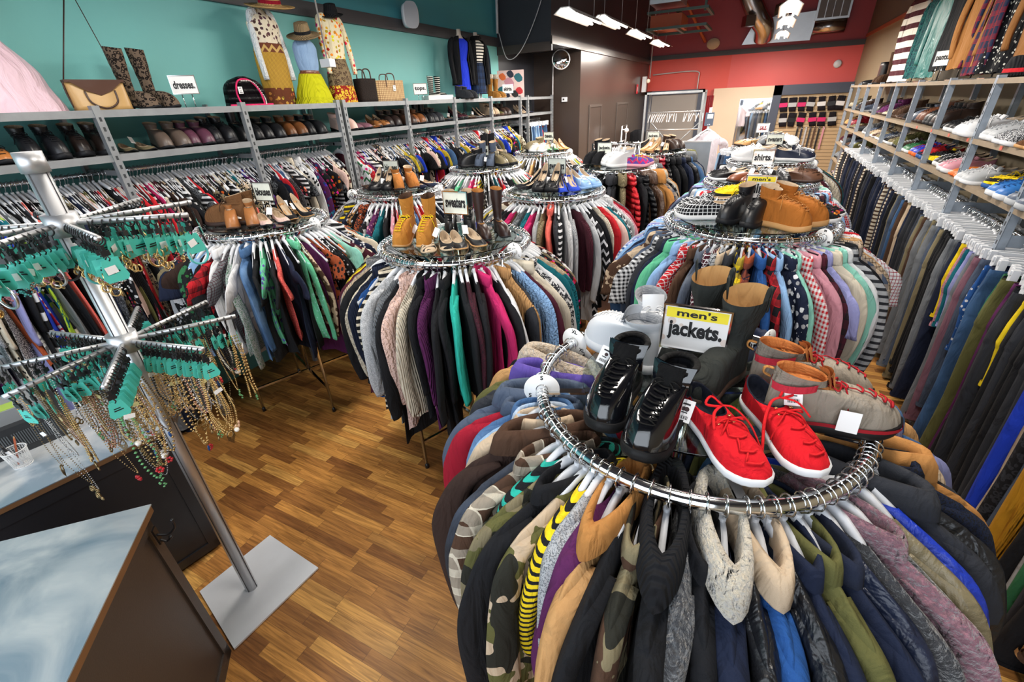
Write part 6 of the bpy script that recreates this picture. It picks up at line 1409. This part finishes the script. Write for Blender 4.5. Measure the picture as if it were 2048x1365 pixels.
# steel stock rack in the opening
sk = thing('stock_rack', 'tall grey steel stock rack with white hangers in front of the rear opening', 'rack', (-1.65, 11.0, 0))
for x in (-.58, .55):
    for y in (-.22, .22): MB().box((x-.02, y-.02, 0), (x+.02, y+.02, 2.1)).build('post', galv, sk)
MB().box((-.6, -.24, 2.06), (.57, .24, 2.1)).build('shelf', galv, sk); MB().box((-.6, -.24, .3), (.57, .24, .33)).build('shelf', galv, sk)
for z in (1.72, 1.38): MB().tube([(-.56, 0, z), (.53, 0, z)], .014, 8).build('hanging_rod', steel, sk)
MB().tube([(-.5, .22, .5), (.5, .22, 1.5)], .012, 6).tube([(.5, .22, .5), (-.5, .22, 1.5)], .012, 6).build('cross_brace', galv, sk)
for i in range(22):
    x = -2.15+.045*i+(.12 if i > 12 else 0)
    o = link('hanger', HANGFAR, None, (x, 11.0, 1.735), (0, 0, pi/2+R.uniform(-.2, .2))); tag(o, 'empty white plastic hanger in the row on the steel stock rack', 'hanger', 'empty hangers on the stock rack')
rr_ = thing('garment_rail', 'straight chrome rail of empty white hangers behind the nearer jackets rack', 'clothes rack', (-1.5, 5.75, 0))
MB().tube([(-.28, 0, 1.56), (.28, 0, 1.56)], .014, 10).build('hanging_rod', chrome, rr_)
for s in (-1, 1): MB().tube([(s*.28, 0, .02), (s*.28, 0, 1.56)], .013, 10).build('upright', chrome, rr_); MB().box((s*.28-.015, -.22, 0), (s*.28+.015, .22, .03)).build('foot', chrome, rr_)
for i in range(16):
    o = link('hanger', HANGFAR, None, (-1.74+.032*i, 5.75, 1.574), (0, 0, pi/2+R.uniform(-.2, .2))); tag(o, 'empty white hanger packed on the straight chrome rail', 'hanger', 'empty hangers on the chrome rail')
gp = thing('metal_partition', 'waist high galvanised metal panel behind the far jackets rack', 'panel', (-.85, 7.75, 0)); MB().box((-.26, -.01, 0), (.26, .01, 1.4)).build('panel', plain('galv_panel', (.25, .29, .34), .5, .6, vary=.2), gp); MB().box((-.27, -.015, 1.4), (.27, .015, 1.42)).build('cap', steel, gp)
tp_ = thing('post_stand', 'thin steel post carrying a small box behind the metal panel', 'stand', (-.7, 8.15, 0)); MB().cyl((0, 0), .018, 0, 1.85, 12).build('post', steel, tp_); MB().box((-.06, -.03, 1.6), (.06, .03, 1.78)).build('control_box', plain('slate_box', 'slate'), tp_); MB().box((-.03, -.032, 1.7), (.05, -.03, 1.76)).build('screen', ctag, tp_)
hang('tee', 'cfc6cf', 'white', 'solid', (-.69, 8.08, 1.62), math.radians(5), True, 0, 'pale white t-shirt hanging from the thin post', 'tee', None, 1.0)
hand = thing('step_ladder', 'small silver ladder frame with round knob by the brown stockroom wall', 'ladder', (-2.6, 10.6, 0), math.radians(90))
q = MB(); q.tube([(-.22, 0, .02), (-.2, 0, 1.5), (.2, 0, 1.5), (.22, 0, .02)], .014, 8); [q.tube([(-.21, 0, z), (.21, 0, z)], .01, 8) for z in (.3, .6, .9, 1.2, 1.42)]; q.build('frame', steel, hand); MB().ball((.05, -.04, 1.4), .05, 14).build('knob', whitep, hand)
bb = thing('black_jacket_pile', 'black jacket hanging over the end of the stockroom wall', 'jacket', (-2.68, 12.4, .95)); o = garment('x', .6, .22, .08, None, .26, 5)[0].build('body', fabric('solid'), bb, (0, 0, .45)); tint(o, 'black')
# fire alarm, extinguisher sign, conduit
fa = thing('alarm_box', 'white emergency light box high on the corner by the red wall', 'alarm', (-2.8, 13.2, 2.25)); MB().box((-.05, -.05, -.12), (.05, .05, .22)).build('housing', whitep, fa); MB().ball((.1, -.05, .12), .05, 12).build('lamp', plain('warm_lamp', (1, .9, .75), .4), fa)
es = thing('alarm_sign', 'small red fire sign on the brown stockroom wall', 'sign', (-2.862, 12.7, 2.2)); MB().box((0, -.08, -.1), (.008, .08, .1)).build('plate', plain('fire_red', 'red'), es); MB().box((.008, -.02, -.05), (.0095, .02, .05)).build('symbol', whitep, es)
cm_ = thing('convex_mirror', 'round convex security mirror on the stockroom corner', 'mirror', (-3.15, 8.2, 2.64), rot=(math.radians(78), 0, math.radians(28)))
MB().lathe([(.001, .05), (.05, .046), (.1, .03), (.14, .004)], n=40).build('mirror_dome', plain('mirror', (.8, .82, .84), .03, 1), cm_); MB().ring((0, 0, 0), .145, .01, 40, 8).build('rim', steel, cm_); MB().tube([(0, 0, -.01), (.02, .05, -.15), (.02, .2, -.18)], .01, 8).build('bracket', steel, cm_)
th_ = thing('thermostat', 'small white thermostat on the stockroom wall', 'thermostat', (-3.16, 8.428, 2.05)); MB().box((-.05, -.02, -.035), (.05, 0, .035)).build('case', whitep, th_); MB().box((-.03, -.0215, -.012), (.0, -.02, .015)).build('display', inkm, th_)
sp = thing('wall_speaker', 'white wall speaker above the dark beam on the teal wall', 'speaker', (-3.74, 4.9, 2.93), math.radians(-25))
rows = [[(d_, w_*sgnpow(math.cos(a), .6), h_*sgnpow(math.sin(a), .6)) for a in [2*pi*k/24 for k in range(24)]] for d_, w_, h_ in ((.05, .05, .07), (.07, .07, .11), (.16, .095, .11), (.165, .085, .1))]
MB().quad_grid(rows, True, 0, True).build('cabinet', plain('speaker_white', (.6, .62, .66), .5), sp); rows = [[(.168, w_*sgnpow(math.cos(a), .6), w_*1.5*sgnpow(math.sin(a), .6)) for a in [2*pi*k/24 for k in range(24)]] for w_ in (.082, .0)]
MB().quad_grid(rows, True).build('grille', plain('grille_grey', (.42, .44, .48), .6), sp); MB().tube([(0, 0, .02), (.06, 0, .02)], .015, 8).build('bracket', whitep, sp)
for nm_, lb, loc in (('smoke_detector', 'round white detector on the red wall, upper right', (1.345, 13.97, 2.5)), ('smoke_detector', 'round white detector on the charcoal wall beside the dress forms', (-3.735, 7.55, 2.32))):
    t = thing(nm_, lb, 'detector', loc, rot=(pi/2, 0, 0) if loc[0] > 0 else (0, pi/2, 0)); MB().lathe([(.001, .03), (.06, .028), (.08, .01), (.08, 0)], n=24).build('housing', whitep, t)
sp2 = thing('flush_speaker', 'beige flush speaker grille on the dark red wall', 'speaker', (-1.37, 13.96, 3.1), rot=(pi/2, 0, 0)); MB().lathe([(.001, .02), (.13, .02), (.15, .0)], n=24, sy=.8).build('grille', plain('beige_grille', 'taupe' if 'taupe' in COL else 'beige'), sp2)
# hanging sensor on a thin rod
hr = thing('hanging_sensor', 'small white box hanging on a thin rod in front of the floral outfit', 'sensor', (-3.1, 3.02, 2.38)); MB().tube([(0, 0, .03), (0, 0, 2.3)], .006, 8).build('rod', steel, hr); MB().box((-.05, -.03, -.03), (.05, .03, .025)).build('box', whitep, hr)
# conduits
def pipe(label, pts, r, m, cat='pipe', k=5, name='conduit'):
    o = MB().tube(smooth_path(pts, k), r, 8).build(name, m); tag(o, label, cat); return o
whitec = plain('painted_conduit', (.5, .5, .52), .5)
pipe('white conduit running down the corner of the teal wall', [(-3.7, 7.05, ZC), (-3.7, 7.05, 3.6), (-3.68, 7.0, 3.2), (-3.7, 7.02, 2.95)], .02, whitec)
pipe('grey pipe down the stockroom wall beside the convex mirror', [(-3.2, 8.4, ZC-.02), (-3.2, 8.4, 2.9), (-3.3, 8.4, 2.75), (-3.36, 8.38, 2.6), (-3.37, 8.38, 1.5), (-3.37, 8.38, .05)], .012, whitec)
pipe('thin grey cable drooping across the charcoal soffit', [(-2.86, 7.1, 3.9), (-3.0, 7.06, 3.3), (-3.3, 7.04, 2.75), (-3.55, 7.03, 2.62), (-3.68, 7.03, 2.95)], .006, whitec, 'cable', 8, 'cable')
pipe('thin white pipe up the corner of the red wall', [(-2.82, 13.9, 2.45), (-2.82, 13.9, 3.4), (-2.8, 13.9, ZC-.05)], .015, whitec)
pipe('grey conduit bending down above the stock opening', [(-2.75, 13.93, 2.52), (-1.9, 13.93, 2.55), (-1.62, 13.93, 2.52), (-1.6, 13.93, 2.4), (-1.6, 13.93, 2.14)], .014, whitec)
pipe('rust coloured pipe slanting across the red wall', [(-2.0, 13.0, 3.9), (-1.55, 13.85, 3.15)], .035, plain('rust_trim', 'rust'))
# ducts on the red wall
dk = thing('air_duct', 'shiny round air duct with square outlets on the red wall', 'duct', (0, 0, 0))
MB().tube(smooth_path([(-.95, 13.2, 4.5), (-.7, 13.3, 3.9), (-.45, 13.4, 3.5), (-.3, 13.5, 3.3), (-.28, 13.7, 3.12)], 6), .2, 24).build('pipe', plain('duct_metal', (.5, .47, .46), .22, 1, bump=.03, bscale=20), dk)
for x, z in ((-.85, 3.95), (-.62, 3.4), (.0, 3.55), (-.12, 3.95)): MB().cbox((x, 13.1, z), (.2, .25, .2), 0, .4, None).build('outlet', plain('duct_metal', 'grey'), dk)
dp = thing('duct_panel', 'flat galvanised sheet behind the round duct', 'duct', (0, 13.9, 0)); MB().poly([Vector((-.72, 0, 3.02)), Vector((.68, 0, 3.0)), Vector((.72, 0, 3.55)), (Vector((-.5, 0, 3.5)))], (0, .05, 0)).build('sheet', plain('sheet_metal', (.62, .64, .66), .35, .9, vary=.1), dp)
vg = thing('vent_grille', 'large grey louvred vent beside the galvanised sheet', 'vent', (1.0, 13.8, 3.35)); MB().box((-.32, 0, 0), (.32, .15, 1.0)).build('housing', plain('sheet_metal', 'grey'), vg)
MB().box((-.28, -.01, .04), (-.15, 0, .96)).box((-.135, -.01, .04), (-.005, 0, .96)).box((.005, -.01, .04), (.135, 0, .96)).box((.15, -.01, .04), (.28, 0, .96)).build('louvre', plain('louvre_grey', (.12, .12, .13), .5), vg)
MB().tube([(-.3, .1, -.12), (.3, .1, -.12)], .14, 20).build('round_duct', plain('duct_metal', 'grey'), vg)
hv = thing('heating_unit', 'suspended dark framed heating unit with duct near the stockroom wall', 'heater', (-1.9, 10.6, 3.1))
q = MB(); [q.box((-.3, y-.02, z), (.75, y+.02, z+.04)) for y, z in ((-.5, 0), (.5, 0), (-.5, .25), (.5, .25))]; [q.box((x, -.5, z), (x+.05, .5, z+.04)) for x in (-.3, .2, .7) for z in (0, .25)]; q.build('frame', plain('dark_green_frame', (.03, .07, .06), .4), hv)
MB().box((-.25, -.4, .04), (.3, .4, .24)).build('body', plain('rust_trim', 'rust'), hv); MB().box((-.3, -.35, .42), (.25, .35, .8)).build('duct_box', plain('sheet_metal', 'grey'), hv); MB().tube(smooth_path([(-.3, 0, 1.6), (-.1, 0, 1.15), (0, 0, .8)], 5), .25, 24).build('pipe', plain('duct_metal', 'grey'), hv)
MB().box((.62, -.02, .28), (.66, .02, 1.6)).box((-.3, -.02, .8), (-.26, .02, 1.6)).build('hanger_bar', plain('dark_green_frame', 'green'), hv)
# fluorescent fixtures
tube_m = plain('lit_tube', (1, .9, .78), .5, emit=14)
for i, (x, y, z) in enumerate(LAMPS):
    side = 'left' if x < -1 else 'right'; k = i % 6
    t = thing('ceiling_light', f'hanging fluorescent light, {("nearest", "second", "third", "fourth", "fifth", "farthest")[k]} of the {side} row', 'ceiling light', (x, y, z), 0, 'hanging fluorescent lights')
    q = MB(); q.poly([Vector((-.13, -.58, -.03)), Vector((-.05, -.58, .03)), Vector((.05, -.58, .03)), Vector((.13, -.58, -.03)), Vector((.12, -.58, -.03)), Vector((.045, -.58, .02)), Vector((-.045, -.58, .02)), Vector((-.12, -.58, -.03))], (0, 1.16, 0)); q.build('reflector', plain('reflector_white', (.75, .75, .75), .4), t)
    for sx in (-.055, .055): MB().tube([(sx, -.56, -.012), (sx, .56, -.012)], .014, 10).build('tube', tube_m, t)
    q = MB(); [q.tube([(0, s*.45, .03), (0, s*.45, ZC-z)], .003, 5) for s in (-1, 1)]; q.build('cord', whitec, t)
    if k in (2, 3): MB().tube([(0, .58, .03), (0, LAMPS[i+1][1]-y-.58, LAMPS[i+1][2]-z+.03)], .006, 6).build('cable', whitec, t)
# long labels lose their least telling words
for o in bpy.data.objects:
    l = o.get('label')
    if l and len(l.split()) > 16:
        for a, b in (('between ', 'by '), ('short sleeved ', ''), (' ones,', ','), ('the ', ''), (' one', ''), (' and ', ', ')):
            if len(l.split()) > 16: l = l.replace(a, b)
        w_ = l.split(); o['label'] = ' '.join(w_[:16]) if len(w_) > 16 else l
seen_ = {}
for o in bpy.data.objects:
    l = o.get('label')
    if l and o.parent is None:
        seen_.setdefault(l, []).append(o)
dups = {k: v for k, v in seen_.items() if len(v) > 1}
print('DUPLICATE LABELS', len(dups), [(k, len(v)) for k, v in dups.items()][:25])
